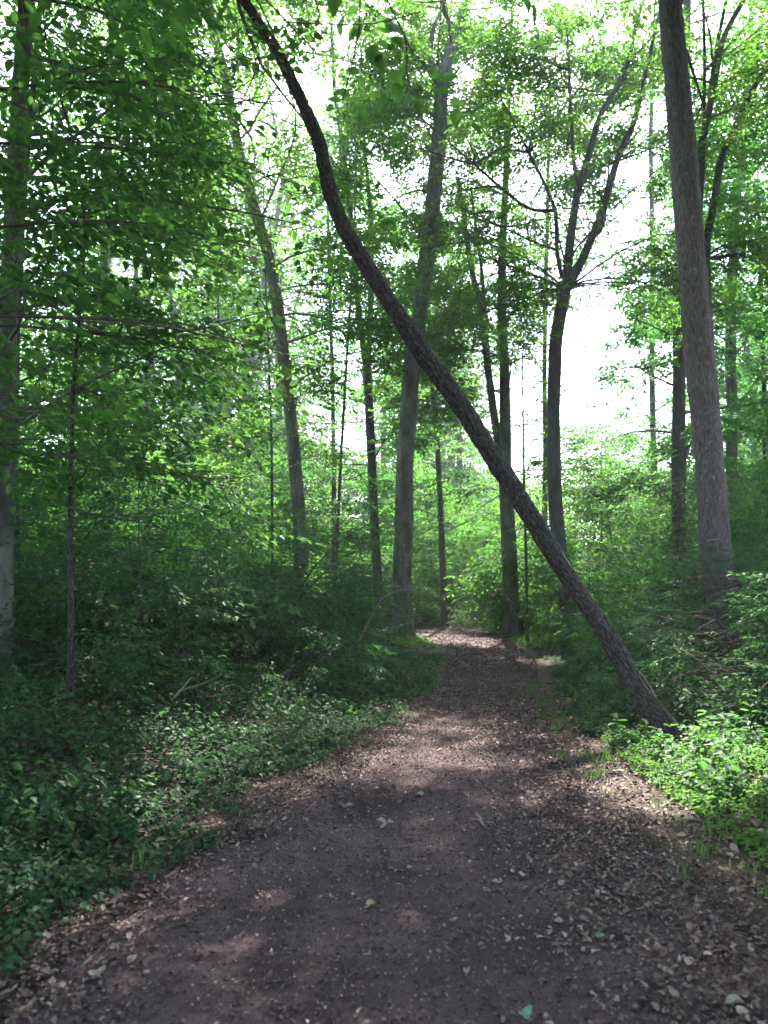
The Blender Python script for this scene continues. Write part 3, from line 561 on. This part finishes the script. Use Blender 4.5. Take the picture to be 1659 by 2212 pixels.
# understory saplings with flat layered foliage
SAPL = 'young beech with flat layered leaves in the understory between the trunks'
sap = [proto_tree('beech_sapling', SAPL, rs.uniform(3.6, 5.6), 0.035, 20, 0.7, 1.9, 0.8, 'under', TM_SAP, 260 + k, 'dark_bark', 'young beeches of the understory', 1.15, 1.0, 0.33, 0.36, rise=0.5, sides=6) for k in range(5)]
def clear_of(x, y, m=0.6):
    l = np.interp(y, EY, EL); r = np.interp(y, EY, ER)
    return x < l - m or x > r + m or y > 26
spots = []
for k in range(420):
    Yf = rs.uniform(15, 48); az = rs.uniform(-0.6, 0.58); x = az * Yf
    if not clear_of(x, Yf, 2.0) or (13 < Yf < 27 and 0 < x < np.interp(Yf, EY, ER) + 3.2): continue
    if any((x - a) ** 2 + (Yf - b) ** 2 < 1.5 ** 2 for a, b, _ in spots): continue
    # keep the tall trunks readable: nothing right in front of them when close
    bad = False
    for (u0, Yt) in [(870, 21), (640, 20), (1200, 19), (1545, 13), (1100, 23), (810, 24), (1466, 21)]:
        if Yf < Yt and abs(829.5 + FPX * x / Yf - u0) < 30 + 1.2 * FPX / Yf: bad = True
    if bad: continue
    spots.append((x, Yf, 0.8 + 0.012 * Yf))
    if len(spots) > 120: break
scatter(sap, spots)

# ------------------------------------------------------------------ shrubs
LSAP = 'waist to head high dark young tree with level feathery sprays on the shaded left bank'
lsap = [proto_tree('beech_sapling', LSAP, 3.0, 0.022, 16, 0.6, 1.5, 0.7, 'shrub', TM_SAP, 280 + k, 'dark_bark', 'dark young trees of the left bank', 0.8, 0.9, 0.33, 0.34, rise=0.35, sides=6) for k in range(4)]
scatter(lsap, [(-3.0, 9.7, .85), (-4.6, 8.9, .95), (-6.2, 11.6, 1.15), (-1.7, 12.0, .8), (-3.6, 12.3, .95), (-7.6, 13.2, 1.3), (-5.4, 14.0, 1.25), (-1.0, 14.6, .8), (-5.8, 9.6, 1.0), (-2.6, 14.6, .95), (-8.4, 16, 1.4), (-4.4, 17.5, 1.2),
               (5.9, 9.4, 0.9), (4.9, 12.4, 0.8), (7.0, 11.8, 1.1), (6.2, 14.6, 1.0), (3.9, 15.2, .7), (8.2, 15, 1.3)], smin=0.92, smax=1.08)
def shrub_mesh(rng, h, spread, nst, leafmat, tm, dens, name='shrub', label='', group=None, loc=(0, 0, 0), lsc=1.0, prune=False, low=0.15, near=None, zmin=0.06):
    base = np.array(loc, float); root = thing(name, label, 'shrub', base, group)
    st = Tubes(); lines = []
    for k in range(nst):
        a = k * 2.399 + rng.uniform(-.4, .4); e = rng.uniform(0.85, 1.35); L = h * rng.uniform(0.8, 1.15)
        C = limb_curve(rng, base + np.array([rng.normal(0, .06), rng.normal(0, .06), -0.05]), a, e, L, 9, -rng.uniform(0.6, 1.3) * spread, 0.1)
        st.add(C, np.linspace(0.009 + 0.007 * h, 0.004, len(C)), 6); lines.append(C)
        for _ in range(int(2 + h * 1.2)):
            q = C[rng.integers(2, 9)]; C2 = limb_curve(rng, q, a + rng.uniform(-1.4, 1.4), rng.uniform(-0.1, 0.5), rng.uniform(0.35, 0.6) * h * 0.8, 6, -0.4)
            st.add(C2, np.linspace(0.008, 0.003, len(C2)), 4); lines.append(C2)
    pos, yaw, pit = foliate(rng, st, lines, dens, 0.34, 0.2, 0.012, 0.24, start=low)
    ok = pos[:, 2] > base[2] + zmin * rng.uniform(0.5, 1.3, len(pos)); pos, yaw, pit = pos[ok], yaw[ok], pit[ok]
    if prune: k = keep_mask(pos, rng, near=near); pos, yaw, pit = pos[k], yaw[k], pit[k]
    st.build('stems', M['twig'], root, base)
    V, F = place_sprays(rng, tm, pos, yaw, pit, rng.normal(0, 0.3, len(pos)), rng.uniform(0.75, 1.25, len(pos)) * lsc)
    link('foliage', mesh('foliage', V - base, F, M[leafmat]), root)
    return root
SH = [

    (-3.9, 13.4, 2.8, 1.0, 9, 'shrub', 'tall shrub behind the broad dark one'),  # x, y, height, spread, stems, material, label
    (-1.9, 13.2, 2.9, 1.0, 9, 'shrub', 'feathery tall shrub with arching sprays left of the grey beech'),
    (-3.4, 11.6, 2.1, 1.0, 9, 'broad', 'broad dark green shrub in front of the slim bending tree'),
    (-4.8, 10.2, 2.0, 0.9, 9, 'shrub', 'deep shaded shrub right of the lone sapling'),
    (-5.9, 12.5, 3.0, 0.9, 9, 'under', 'tall lighter shrub behind the lone sapling'),
    (-6.6, 10.6, 2.2, 0.9, 8, 'shrub', 'shaded shrub at the foot of the left edge trunk'),
    (-3.2, 9.0, 1.1, 0.8, 7, 'shrub', 'low dark shrub with bent bare stems in the left bank'),
    (-1.2, 10.4, 1.0, 0.9, 8, 'shrub', 'low bluish green shrub on the left bank near the path'),
    (-0.6, 12.6, 1.3, 0.9, 8, 'shrub', 'rounded shrub on the left bank below the feathery one'),
    (-0.3, 15.6, 1.15, 1.0, 8, 'shrub', 'shrub with level sprays at the foot of the grey beech'),
    (-7.6, 15.0, 3.2, 0.9, 9, 'under', 'tall shrub filling the far left behind the trunks'),
    (-4.2, 15.6, 3.3, 1.0, 9, 'under', 'tall airy shrub below the slim bending tree'),
    (3.95, 9.0, 1.1, 0.9, 9, 'shrub', 'low shrub directly behind the foot of the leaning trunk'),
    (5.1, 9.0, 1.9, 0.9, 10, 'shrub', 'dark tangled shrub at the right edge below the rough barked tree'),
    (6.2, 10.2, 2.3, 0.9, 10, 'shrub', 'tall shaded shrub at the right edge in front of the rough barked tree'),
    (4.6, 9.8, 1.8, 0.9, 9, 'shrub', 'shrub with level leaves right of the leaning trunk'),
    (5.5, 11.2, 2.1, 0.9, 9, 'shrub', 'bushy shrub hiding the foot of the rough barked tree'),
    (4.1, 12.0, 0.9, 0.9, 8, 'shrub', 'shaded shrub behind the leaning trunk'),
    (4.9, 14.6, 1.3, 0.9, 8, 'under', 'lighter shrub between the leaning trunk and vee forked beech'),
    (6.9, 13.4, 2.5, 0.9, 9, 'under', 'shrub at the right edge behind the rough barked tree'),
    (5.3, 17.2, 2.0, 0.9, 8, 'under', 'shrub right of the vee forked beech'),
    (6.4, 17.0, 2.6, 0.9, 8, 'under', 'shrub below the straight dark trunk'),
    (2.4, 27.5, 1.9, 1.0, 10, 'bright', 'rounded bright shrub where the path bends out of sight'),
    (0.2, 28.5, 2.3, 1.0, 10, 'bright', 'bright shrub at the far left of the path end'),
    (4.1, 25.0, 1.6, 1.0, 9, 'bright', 'yellow green shrub left of the twin stemmed grey tree'),
    (5.6, 24.0, 2.3, 1.0, 9, 'under', 'shrub behind the twin stemmed grey tree'),
    (4.5, 8.0, 1.1, 0.8, 8, 'shrub', 'small shrub just right of the foot of the leaning trunk'),
    (5.0, 6.9, 1.0, 0.8, 8, 'bright', 'fresh green shrub at the right edge above the bright plants'),
]
for k, (x, y, h, sp, ns, mt, lab) in enumerate(SH):
    rng = np.random.default_rng(300 + k)
    shrub_mesh(rng, h, sp, ns, mt, (TM_SHRUB if mt != 'broad' else TM_NEAR) if y < 20 else TM_SAP, (0.42 if x < 0 else 0.55) if mt != 'broad' else 0.42, low=0.35 if x < 0 and y < 16 else 0.18, zmin=0.95 if x < -2.2 and y < 16 and h > 2 else 0.06, label=lab, loc=(x, y, float(ground_z(x, y))), lsc=1.1 if y < 20 else 1.2, prune=True)
FSH = 'leafy shrub of the understory deep in the wood'
fsh = [shrub_mesh(np.random.default_rng(340 + k), 2.2, 0.9, 8, 'under', TM_SAP, 0.5, 'shrub', FSH, 'shrubs deep in the wood', lsc=1.2) for k in range(3)]
spots = []
for k in range(300):
    Yf = rs.uniform(17, 46); az = rs.uniform(-0.58, 0.56); x = az * Yf
    if not clear_of(x, Yf, 1.2) or (Yf > 23 and Yf < 29 and -5 < x < 3) or (13 < Yf < 26 and 0 < x < np.interp(Yf, EY, ER) + 2.4): continue
    if any((x - a) ** 2 + (Yf - b) ** 2 < 1.6 ** 2 for a, b, _ in spots): continue
    if any(Yf < Yt and abs(829.5 + FPX * x / Yf - u0) < 40 + 1.0 * FPX / Yf for u0, Yt in [(1200, 19), (1240, 19), (1100, 23), (1545, 13), (870, 21), (810, 24)]): continue
    spots.append((x, Yf, 0.8 + 0.012 * Yf))
    if len(spots) > 90: break
scatter(fsh, spots)

# ------------------------------------------------------------------ ground cover, litter
def fbm(x, y, s=1.0):
    return (np.sin(x * 1.3 * s + 1.1) * np.sin(y * 1.1 * s + 0.3) + 0.6 * np.sin(x * 2.9 * s - 1.7 * y * s) + 0.4 * np.sin(5.3 * y * s + 3.1 * x * s)) / 2
def cover(name, label, n, seed, mat, xfun, ylo, yhi, hmin, hmax, leaf, edge_soft, yp=1.0):
    rng = np.random.default_rng(seed)
    y = ylo + (yhi - ylo) * rng.random(n) ** yp; x = xfun(y, rng)
    d = np.maximum(np.interp(y, EY, EL) - x, x - np.interp(y, EY, ER))
    keep = d + 0.18 * fbm(x, y, 2.0) > edge_soft * rng.random(n)
    keep &= np.hypot(x - LEANBASE[0] + 0.1, (y - LEANBASE[1] + 0.3) * 0.6) > 0.24
    keep &= ~((x < -2.6) & (y > 9.2 + 0.9 * fbm(x, y, 1.5)) & (y < 17) & (rng.random(n) < 0.9))
    keep &= fbm(x, y, 1.2) + fbm(x + 7, y, 3.1) * 0.5 + rng.random(n) * 0.9 > -0.02
    x, y, d = x[keep], y[keep], d[keep]; m = len(x)
    H = (hmin + (hmax - hmin) * smooth(0.0, 2.2, d)) * rng.uniform(0.35, 1.2, m) * (0.8 + 0.4 * fbm(x, y, 0.8))
    z = ground_z(x, y); V = []; F = []; off = 0
    nl = 7
    for k in range(nl):
        f = (k + 0.5) / nl; a = k * 2.4 + rng.uniform(0, 6.28, m); r = (0.03 + 0.10 * H * 2) * rng.uniform(0.4, 1.3, m)
        pos = np.stack([x + np.cos(a) * r, y + np.sin(a) * r, z + np.maximum(0.02, H * (0.35 + 0.65 * f))], -1)
        v, fa = leaves_at(rng, pos, a - math.pi / 2, rng.normal(-0.2, 0.3, m), rng.normal(0, 0.3, m), leaf * rng.uniform(0.6, 1.25, m), 0.72, 8)
        V.append(v); F.append(fa + off); off += len(v)
    return tag(link(name, mesh(name, np.concatenate(V), np.concatenate(F), M[mat])), label, 'ground cover', kind='stuff')
cover('ground_cover', 'dark green low leafy plants carpeting the left bank', 13000, 400, 'cover', lambda y, g: np.interp(y, EY, EL) + 0.24 - (y * 0.62 + 1.5) * g.random(len(y)) ** 1.45, 2.9, 17, 0.10, 0.36, 0.044, 0.32, 1.15)
cover('ground_cover', 'green low plants along the right side of the path', 6500, 401, 'cover', lambda y, g: np.interp(y, EY, ER) + 0.25 + (y * 0.35 + 0.6) * g.random(len(y)) ** 1.2, 8.2, 19, 0.08, 0.32, 0.045, 0.5, 1.1)
cover('ground_cover', 'bright yellow green plants on the sunlit right verge', 7000, 402, 'bright', lambda y, g: np.interp(y, EY, ER) + 0.45 + (1.9) * g.random(len(y)) ** 1.3, 4.0, 11.5, 0.06, 0.26, 0.04, 0.6, 1.1)
cover('ground_cover', 'sunlit plants where the path turns', 1500, 403, 'bright', lambda y, g: np.where(g.random(len(y)) < 0.5, np.interp(y, EY, ER) + 0.1 + 2.2 * g.random(len(y)), np.interp(y, EY, EL) - 0.1 - 2.0 * g.random(len(y))), 18, 27, 0.08, 0.4, 0.09, 0.4)
def grass(label, n, seed, xfun, ylo, yhi, hmin, hmax):
    rng = np.random.default_rng(seed); m = n // 14
    yc = ylo + (yhi - ylo) * rng.random(m); xc = xfun(yc, rng); y = np.repeat(yc, 14) + rng.normal(0, 0.05, m * 14); x = np.repeat(xc, 14) + rng.normal(0, 0.05, m * 14); n = m * 14
    z = ground_z(x, y); h = np.repeat(rng.uniform(hmin, hmax, m), 14) * rng.uniform(0.5, 1.1, n); a = rng.uniform(0, 6.28, n); b = h * rng.uniform(0.2, 0.9, n); w = 0.0035
    dx, dy = np.cos(a), np.sin(a); p0 = np.stack([x, y, z - 0.01], -1); p1 = np.stack([x + dx * b * .35, y + dy * b * .35, z + h * .65], -1); p2 = np.stack([x + dx * b, y + dy * b, z + h], -1); sd = np.stack([-dy * w, dx * w, 0 * w * dx], -1)
    V = np.stack([p0 - sd, p0 + sd, p1 - sd, p1 + sd, p2], 1).reshape(-1, 3); F = (np.array([[0, 1, 3], [0, 3, 2], [2, 3, 4]])[None] + (np.arange(n) * 5)[:, None, None]).reshape(-1, 3)
    return tag(link('grass', mesh('grass', V, F, M['grass'])), label, 'grass', kind='stuff')
grass('thin grass tufts along the right verge and the leaf litter', 1500, 420, lambda y, g: np.interp(y, EY, ER) - 0.15 + 1.3 * g.random(len(y)) ** 1.5, 3.0, 13, 0.04, 0.15)
grass('thin grass tufts at the left edge of the path', 700, 421, lambda y, g: np.interp(y, EY, EL) - 0.05 - 1.2 * g.random(len(y)) ** 1.3, 3.4, 16, 0.05, 0.17)
cover('weeds', 'taller ragged weeds standing out of the left bank carpet', 1500, 404, 'broad', lambda y, g: np.interp(y, EY, EL) - 0.1 - (y * 0.5 + 0.6) * g.random(len(y)) ** 1.2, 4.6, 13, 0.22, 0.62, 0.06, 0.7, 1.1)
cover('weeds', 'taller ragged weeds on the right bank', 800, 405, 'broad', lambda y, g: np.interp(y, EY, ER) + 0.5 + (y * 0.3 + 0.4) * g.random(len(y)), 5.5, 14, 0.2, 0.6, 0.075, 0.6, 1.1)
def litter(name, label, n, seed, mat, xfun, ylo, yhi, smin, smax, tilt, yp=1.5, lift=0.004, ratio=0.6):
    rng = np.random.default_rng(seed); y = ylo + (yhi - ylo) * rng.random(n) ** yp; x = xfun(y, rng)
    l = np.interp(y, EY, EL); r = np.interp(y, EY, ER); inp = (x > l) & (x < r)
    e = np.minimum(x - l, r - x)
    zp = -0.045 + 0.05 * smooth(0.0, 0.22, e) + 0.010 * np.sin(x * 5.3 + y * 2.1) * np.sin(y * 3.7 - x) + 0.008 * np.sin(x * 11 + 1.3 * y) * np.sin(y * 8.1) - 0.035 * np.exp(-((x - 1.9) / 0.5) ** 2 - ((y - 12.0) / 2.2) ** 2)
    z = np.maximum(np.where(inp, zp, -9), ground_z(x, y)) + lift + rng.random(n) * 0.012
    v, f = leaves_at(rng, np.stack([x, y, z], -1), rng.uniform(0, 6.28, n), rng.normal(0.05, tilt, n), rng.normal(0, tilt, n), rng.uniform(smin, smax, n) * (1 + 0.15 * (seed == 412) * (y < 4.6)) * rng.choice([0.6, 0.8, 1.0, 1.3], n), ratio, 8)
    v = v.reshape(n, 8, 3); v[:, :, 2] = np.maximum(v[:, :, 2], (z - 0.012)[:, None]); v += rng.normal(0, 0.0022, v.shape)
    return tag(link(name, mesh(name, v.reshape(-1, 3), f, M[mat])), label, 'leaf litter', kind='stuff')
L_ = lambda y: np.interp(y, EY, EL); R_ = lambda y: np.interp(y, EY, ER)
litter('mulch', 'dark chips and leaf crumbs over the whole path', 52000, 410, 'mulch', lambda y, g: L_(y) + (R_(y) - L_(y)) * g.random(len(y)), 2.2, 16, 0.008, 0.026, 0.35, 1.7, ratio=0.45)
litter('mulch', 'dark leaf crumbs on the far stretch of the path', 9000, 414, 'mulch', lambda y, g: L_(y) + (R_(y) - L_(y)) * g.random(len(y)), 14, 25, 0.02, 0.055, 0.35, 1.0, ratio=0.5)
litter('leaf_litter', 'tan dead leaves drifted along the right verge', 15500, 411, 'litter', lambda y, g: R_(y) - 0.65 + np.abs(g.normal(0, 0.6, len(y))) + g.normal(0, 0.3, len(y)), 2.3, 12, 0.014, 0.044, 0.35, 1.35)
litter('leaf_litter', 'pinkish dead leaves along the left edge of the path', 12000, 412, 'litter', lambda y, g: L_(y) + 0.05 + g.normal(0, 0.22, len(y)) * (0.5 + 3.2 / y) - 0.25 * (y < 5) * g.random(len(y)), 2.4, 12, 0.014, 0.036, 0.35, 1.4)
litter('leaf_litter', 'old brown leaves under the shrubs on both banks', 17000, 413, 'litter', lambda y, g: np.where(g.random(len(y)) < 0.65, L_(y) - (0.3 + 5 * g.random(len(y))), R_(y) + 0.2 + 2.5 * g.random(len(y))), 2.6, 13, 0.03, 0.07, 0.4, 1.2)

# ------------------------------------------------------------------ fallen leaves and sticks one can point at
def path_z(x, y): return 0.008
def fallen_leaf(label, u, v, size, mat, lobed, seed):
    d = at(u, v, 1.0) - np.array([0, 0, EYE]); t = (EYE - 0.012) / -d[2]; p = np.array([0, 0, EYE]) + d * t; rng = np.random.default_rng(seed)
    n = 26; th = np.linspace(0, 2 * math.pi, n, endpoint=False)
    if lobed: rad = 0.5 * (0.62 + 0.38 * np.cos(5 * th)) * (0.85 + 0.25 * np.cos(th))
    else: rad = 0.5 * (0.62 + 0.36 * np.abs(np.cos(th)) ** 1.5)
    rad *= rng.uniform(0.88, 1.1, n)
    x = rad * np.cos(th) * size; y = rad * np.sin(th) * size * (0.95 if lobed else 0.75)
    zc = 0.12 * size * (np.cos(th * 2 + rng.uniform(0, 6)) + 0.5 * rng.random(n)) + 0.10 * size
    V = [np.array([0, 0, 0.02 * size])]; ring = np.stack([x, y, zc], -1); mid = ring * np.array([0.5, 0.5, 0.35])
    V = np.concatenate([V, mid, ring]); F = []
    for k in range(n):
        k2 = (k + 1) % n; F.append([0, 1 + k, 1 + k2]); F.append([1 + k, 1 + n + k, 1 + n + k2]); F.append([1 + k, 1 + n + k2, 1 + k2])
    root = thing('fallen_leaf', label, 'leaf', (p[0], p[1], p[2] + 0.004), 'fallen leaves lying on the path'); root.rotation_euler = (0, 0, rng.uniform(0, 6.28))
    link('blade', mesh('blade', V, np.array(F), M[mat], None, True), root)
    st = Tubes(); st.add(np.array([[-0.35 * size, 0, 0.04 * size], [-0.6 * size, 0.02 * size, 0.05 * size], [-0.85 * size, 0.06 * size, 0.01]]), [0.0014, 0.0012, 0.001], 5); st.build('stalk', M['twig'], root, (0, 0, 0))
for k, a in enumerate([
    ('large pale lobed leaf in the middle of the path', 835, 1783, 0.15, 'pale_leaf', True), ('tan lobed leaf left of the large pale one', 745, 1745, 0.13, 'tan_leaf', True),
    ('pale oval leaf in the bottom right corner of the path', 1586, 2168, 0.085, 'pale_leaf', False), ('grey green oval leaf at the bottom edge of the path', 1135, 2195, 0.085, 'green_leaf', False),
    ('small bluish green lobed leaf on the lower path', 1290, 2022, 0.075, 'green_leaf', True), ('small pale leaf at the lower centre of the path', 1008, 2098, 0.05, 'pale_leaf', False),
    ('pale leaf on the path right of the twig', 1132, 1892, 0.06, 'pale_leaf', False), ('small green leaf among dark crumbs left of centre', 690, 1945, 0.055, 'green_leaf', True),
    ('curled tan leaf beside the small green one', 800, 1958, 0.085, 'tan_leaf', False), ('pale leaf near the left edge of the lower path', 210, 2115, 0.11, 'pale_leaf', True),
    ('tan leaf in the bottom left corner', 60, 2190, 0.11, 'tan_leaf', True), ('pale leaf far up the path', 978, 1618, 0.09, 'pale_leaf', False),
    ('pale leaf below the first bend of the path', 905, 1720, 0.09, 'pale_leaf', False), ('small green leaf near the left edge of the path', 598, 1792, 0.06, 'green_leaf', False),
    ('tan leaf right of the bottom corner leaf', 1440, 2100, 0.09, 'tan_leaf', True)]):
    fallen_leaf(*a, 500 + k)
def stick(label, pts, r, mat, seed, fork=None):
    P = []
    for u, v in pts:
        d = at(u, v, 1.0) - np.array([0, 0, EYE]); t = (EYE - 0.02 - r) / -d[2]; P.append(np.array([0, 0, EYE]) + d * t)
    P = np.array(P); base = P[0].copy(); root = thing('stick', label, 'stick', base)
    tb = Tubes(); Q = resample(P, 0.02); Q[:, 2] += 0.012 * np.sin(np.linspace(0, 5, len(Q)) + seed) ; tb.add(Q, np.linspace(r, r * 0.6, len(Q)), 8, 0.12, seed); tb.build('stem', M[mat], root, base)
    if fork:
        a = Q[len(Q) // 2]; f = Tubes(); f.add(np.array([a, a + np.array(fork) * 0.5 + [0, 0, .01], a + np.array(fork)]), [r * .6, r * .5, r * .3], 6); f.build('side_twig', M[mat], root, base)
stick('short thick broken twig lying in the middle of the path', [(1030, 1762), (1042, 1776), (1052, 1784)], 0.011, 'dead', 1, (-0.06, 0.04, 0.01))
stick('thin dark straight twig across the path left of centre', [(775, 1832), (830, 1829), (885, 1832)], 0.006, 'twig', 2, (0.05, 0.06, 0.01))
stick('slim grey twig far up on the left edge of the path', [(925, 1500), (938, 1512), (950, 1516)], 0.008, 'dead', 3, (0.04, 0.2, 0.02))
stick('thin curved twig on the lower path', [(1000, 1935), (1030, 1948), (1060, 1962)], 0.004, 'twig', 4, (0.05, -0.03, 0.005))

# dead branches standing in the left bank
def dead_branch(label, P, r, seed, twigs=3):
    rng = np.random.default_rng(seed); P = np.array(P); base = P[0].copy(); root = thing('dead_branch', label, 'branch', base)
    Q = resample(P, 0.06); tb = Tubes(); tb.add(Q, np.linspace(r, r * 0.4, len(Q)), 8, 0.1, seed); tb.build('stem', M['dead'], root, base)
    for k in range(twigs):
        q = Q[int(len(Q) * (0.45 + 0.5 * k / max(1, twigs)))]; C = limb_curve(rng, q, rng.uniform(0, 6.28), rng.uniform(-.1, .5), rng.uniform(0.25, 0.5), 6, 0, 0.2)
        t2 = Tubes(); t2.add(C, np.linspace(r * 0.5, 0.003, len(C)), 5); t2.build('side_twig', M['dead'], root, base)
dead_branch('bare pale dead branch leaning up beside the grey beech', [at(775, 1385, 12.0), at(800, 1335, 12.1), at(825, 1290, 12.0), at(870, 1272, 12.1), at(915, 1280, 12.2)], 0.012, 1, 5)
dead_branch('short grey dead branch lying in the plants of the left bank', [at(370, 1512, 8.4), at(392, 1490, 8.4), at(414, 1462, 8.5)], 0.016, 2, 1)

# tall fresh herbs on the right verge
def herb(label, x, y, h, n, seed, leaf=0.11):
    rng = np.random.default_rng(seed); z = float(ground_z(x, y)); base = np.array([x, y, z]); root = thing('herb_plant', label, 'plant', base, 'leafy herbs on the right verge')
    P = np.array([[x, y, z - .03], [x + rng.normal(0, .02), y, z + h * .5], [x + rng.normal(0, .06), y + rng.normal(0, .04), z + h]]); P = resample(P, 0.05)
    tb = Tubes(); tb.add(P, np.linspace(0.006, 0.003, len(P)), 6); tb.build('stem', M['bright'], root, base)
    k = np.arange(n); q = P[np.clip((len(P) * (0.25 + 0.75 * k / n)).astype(int), 0, len(P) - 1)]
    for s in range(1):
        V, F = leaves_at(rng, q, k * 2.4, rng.uniform(0.0, 0.5, n) - 0.1, rng.normal(0, .2, n), leaf * rng.uniform(0.7, 1.2, n) * (1.1 - 0.4 * k / n), 0.48, 8)
    link('leaves', mesh('leaves', V - base, F, M['bright']), root)
for k, (x, y, h, n, lab) in enumerate([(3.35, 7.4, 0.62, 14, 'tall fresh herb just right of the leaning trunk foot'), (3.6, 7.1, 0.7, 16, 'tallest bright herb with upright leaves right of the leaning trunk foot'), (3.85, 7.3, 0.55, 12, 'bright herb in front of the small shrub by the leaning trunk foot'),
        (3.25, 6.6, 0.4, 12, 'short herb below the leaning trunk foot'), (2.95, 6.0, 0.35, 10, 'small herb standing at the verge edge'), (3.9, 6.4, 0.5, 12, 'leafy herb at the right border of the photo'), (2.7, 7.0, 0.4, 12, 'slender herb left of the leaning trunk foot'), (2.5, 7.7, 0.22, 10, 'small herb in front of the foot of the leaning trunk'), (3.2, 7.75, 0.3, 12, 'herb with wide leaves touching the right of the leaning trunk foot'), (2.35, 8.1, 0.22, 10, 'short herb on the path side of the leaning trunk foot'), (2.65, 4.9, 0.3, 10, 'low herb at the near right edge of the path')]):
    herb(lab, x, y, h, n, 600 + k)
for o in list(COL.objects):
    if o.get('placed') is not None: del o['placed']

# ------------------------------------------------------------------ haze volume added to imitate lens glare and softness
def haze():
    x0, x1, y0, y1, z0, z1 = -430, 430, -160, 530, -12, 42
    V = np.array([[x, y, z] for z in (z0, z1) for y in (y0, y1) for x in (x0, x1)], float)
    F = np.array([[0, 2, 3, 1], [4, 5, 7, 6], [0, 1, 5, 4], [2, 6, 7, 3], [0, 4, 6, 2], [1, 3, 7, 5]])
    m, n, l, out = new_mat('haze'); v = n.new('ShaderNodeVolumePrincipled'); v.inputs['Color'].default_value = (0.88, 0.94, 1.0, 1); v.inputs['Density'].default_value = HAZE; v.inputs['Anisotropy'].default_value = 0.3
    l.new(v.outputs[0], out.inputs['Volume'])
    tag(link('haze', mesh('haze', V, F, m)), 'thin haze added between the trees to imitate lens glare', 'haze', kind='stuff')
HAZE = 0.0013
haze()
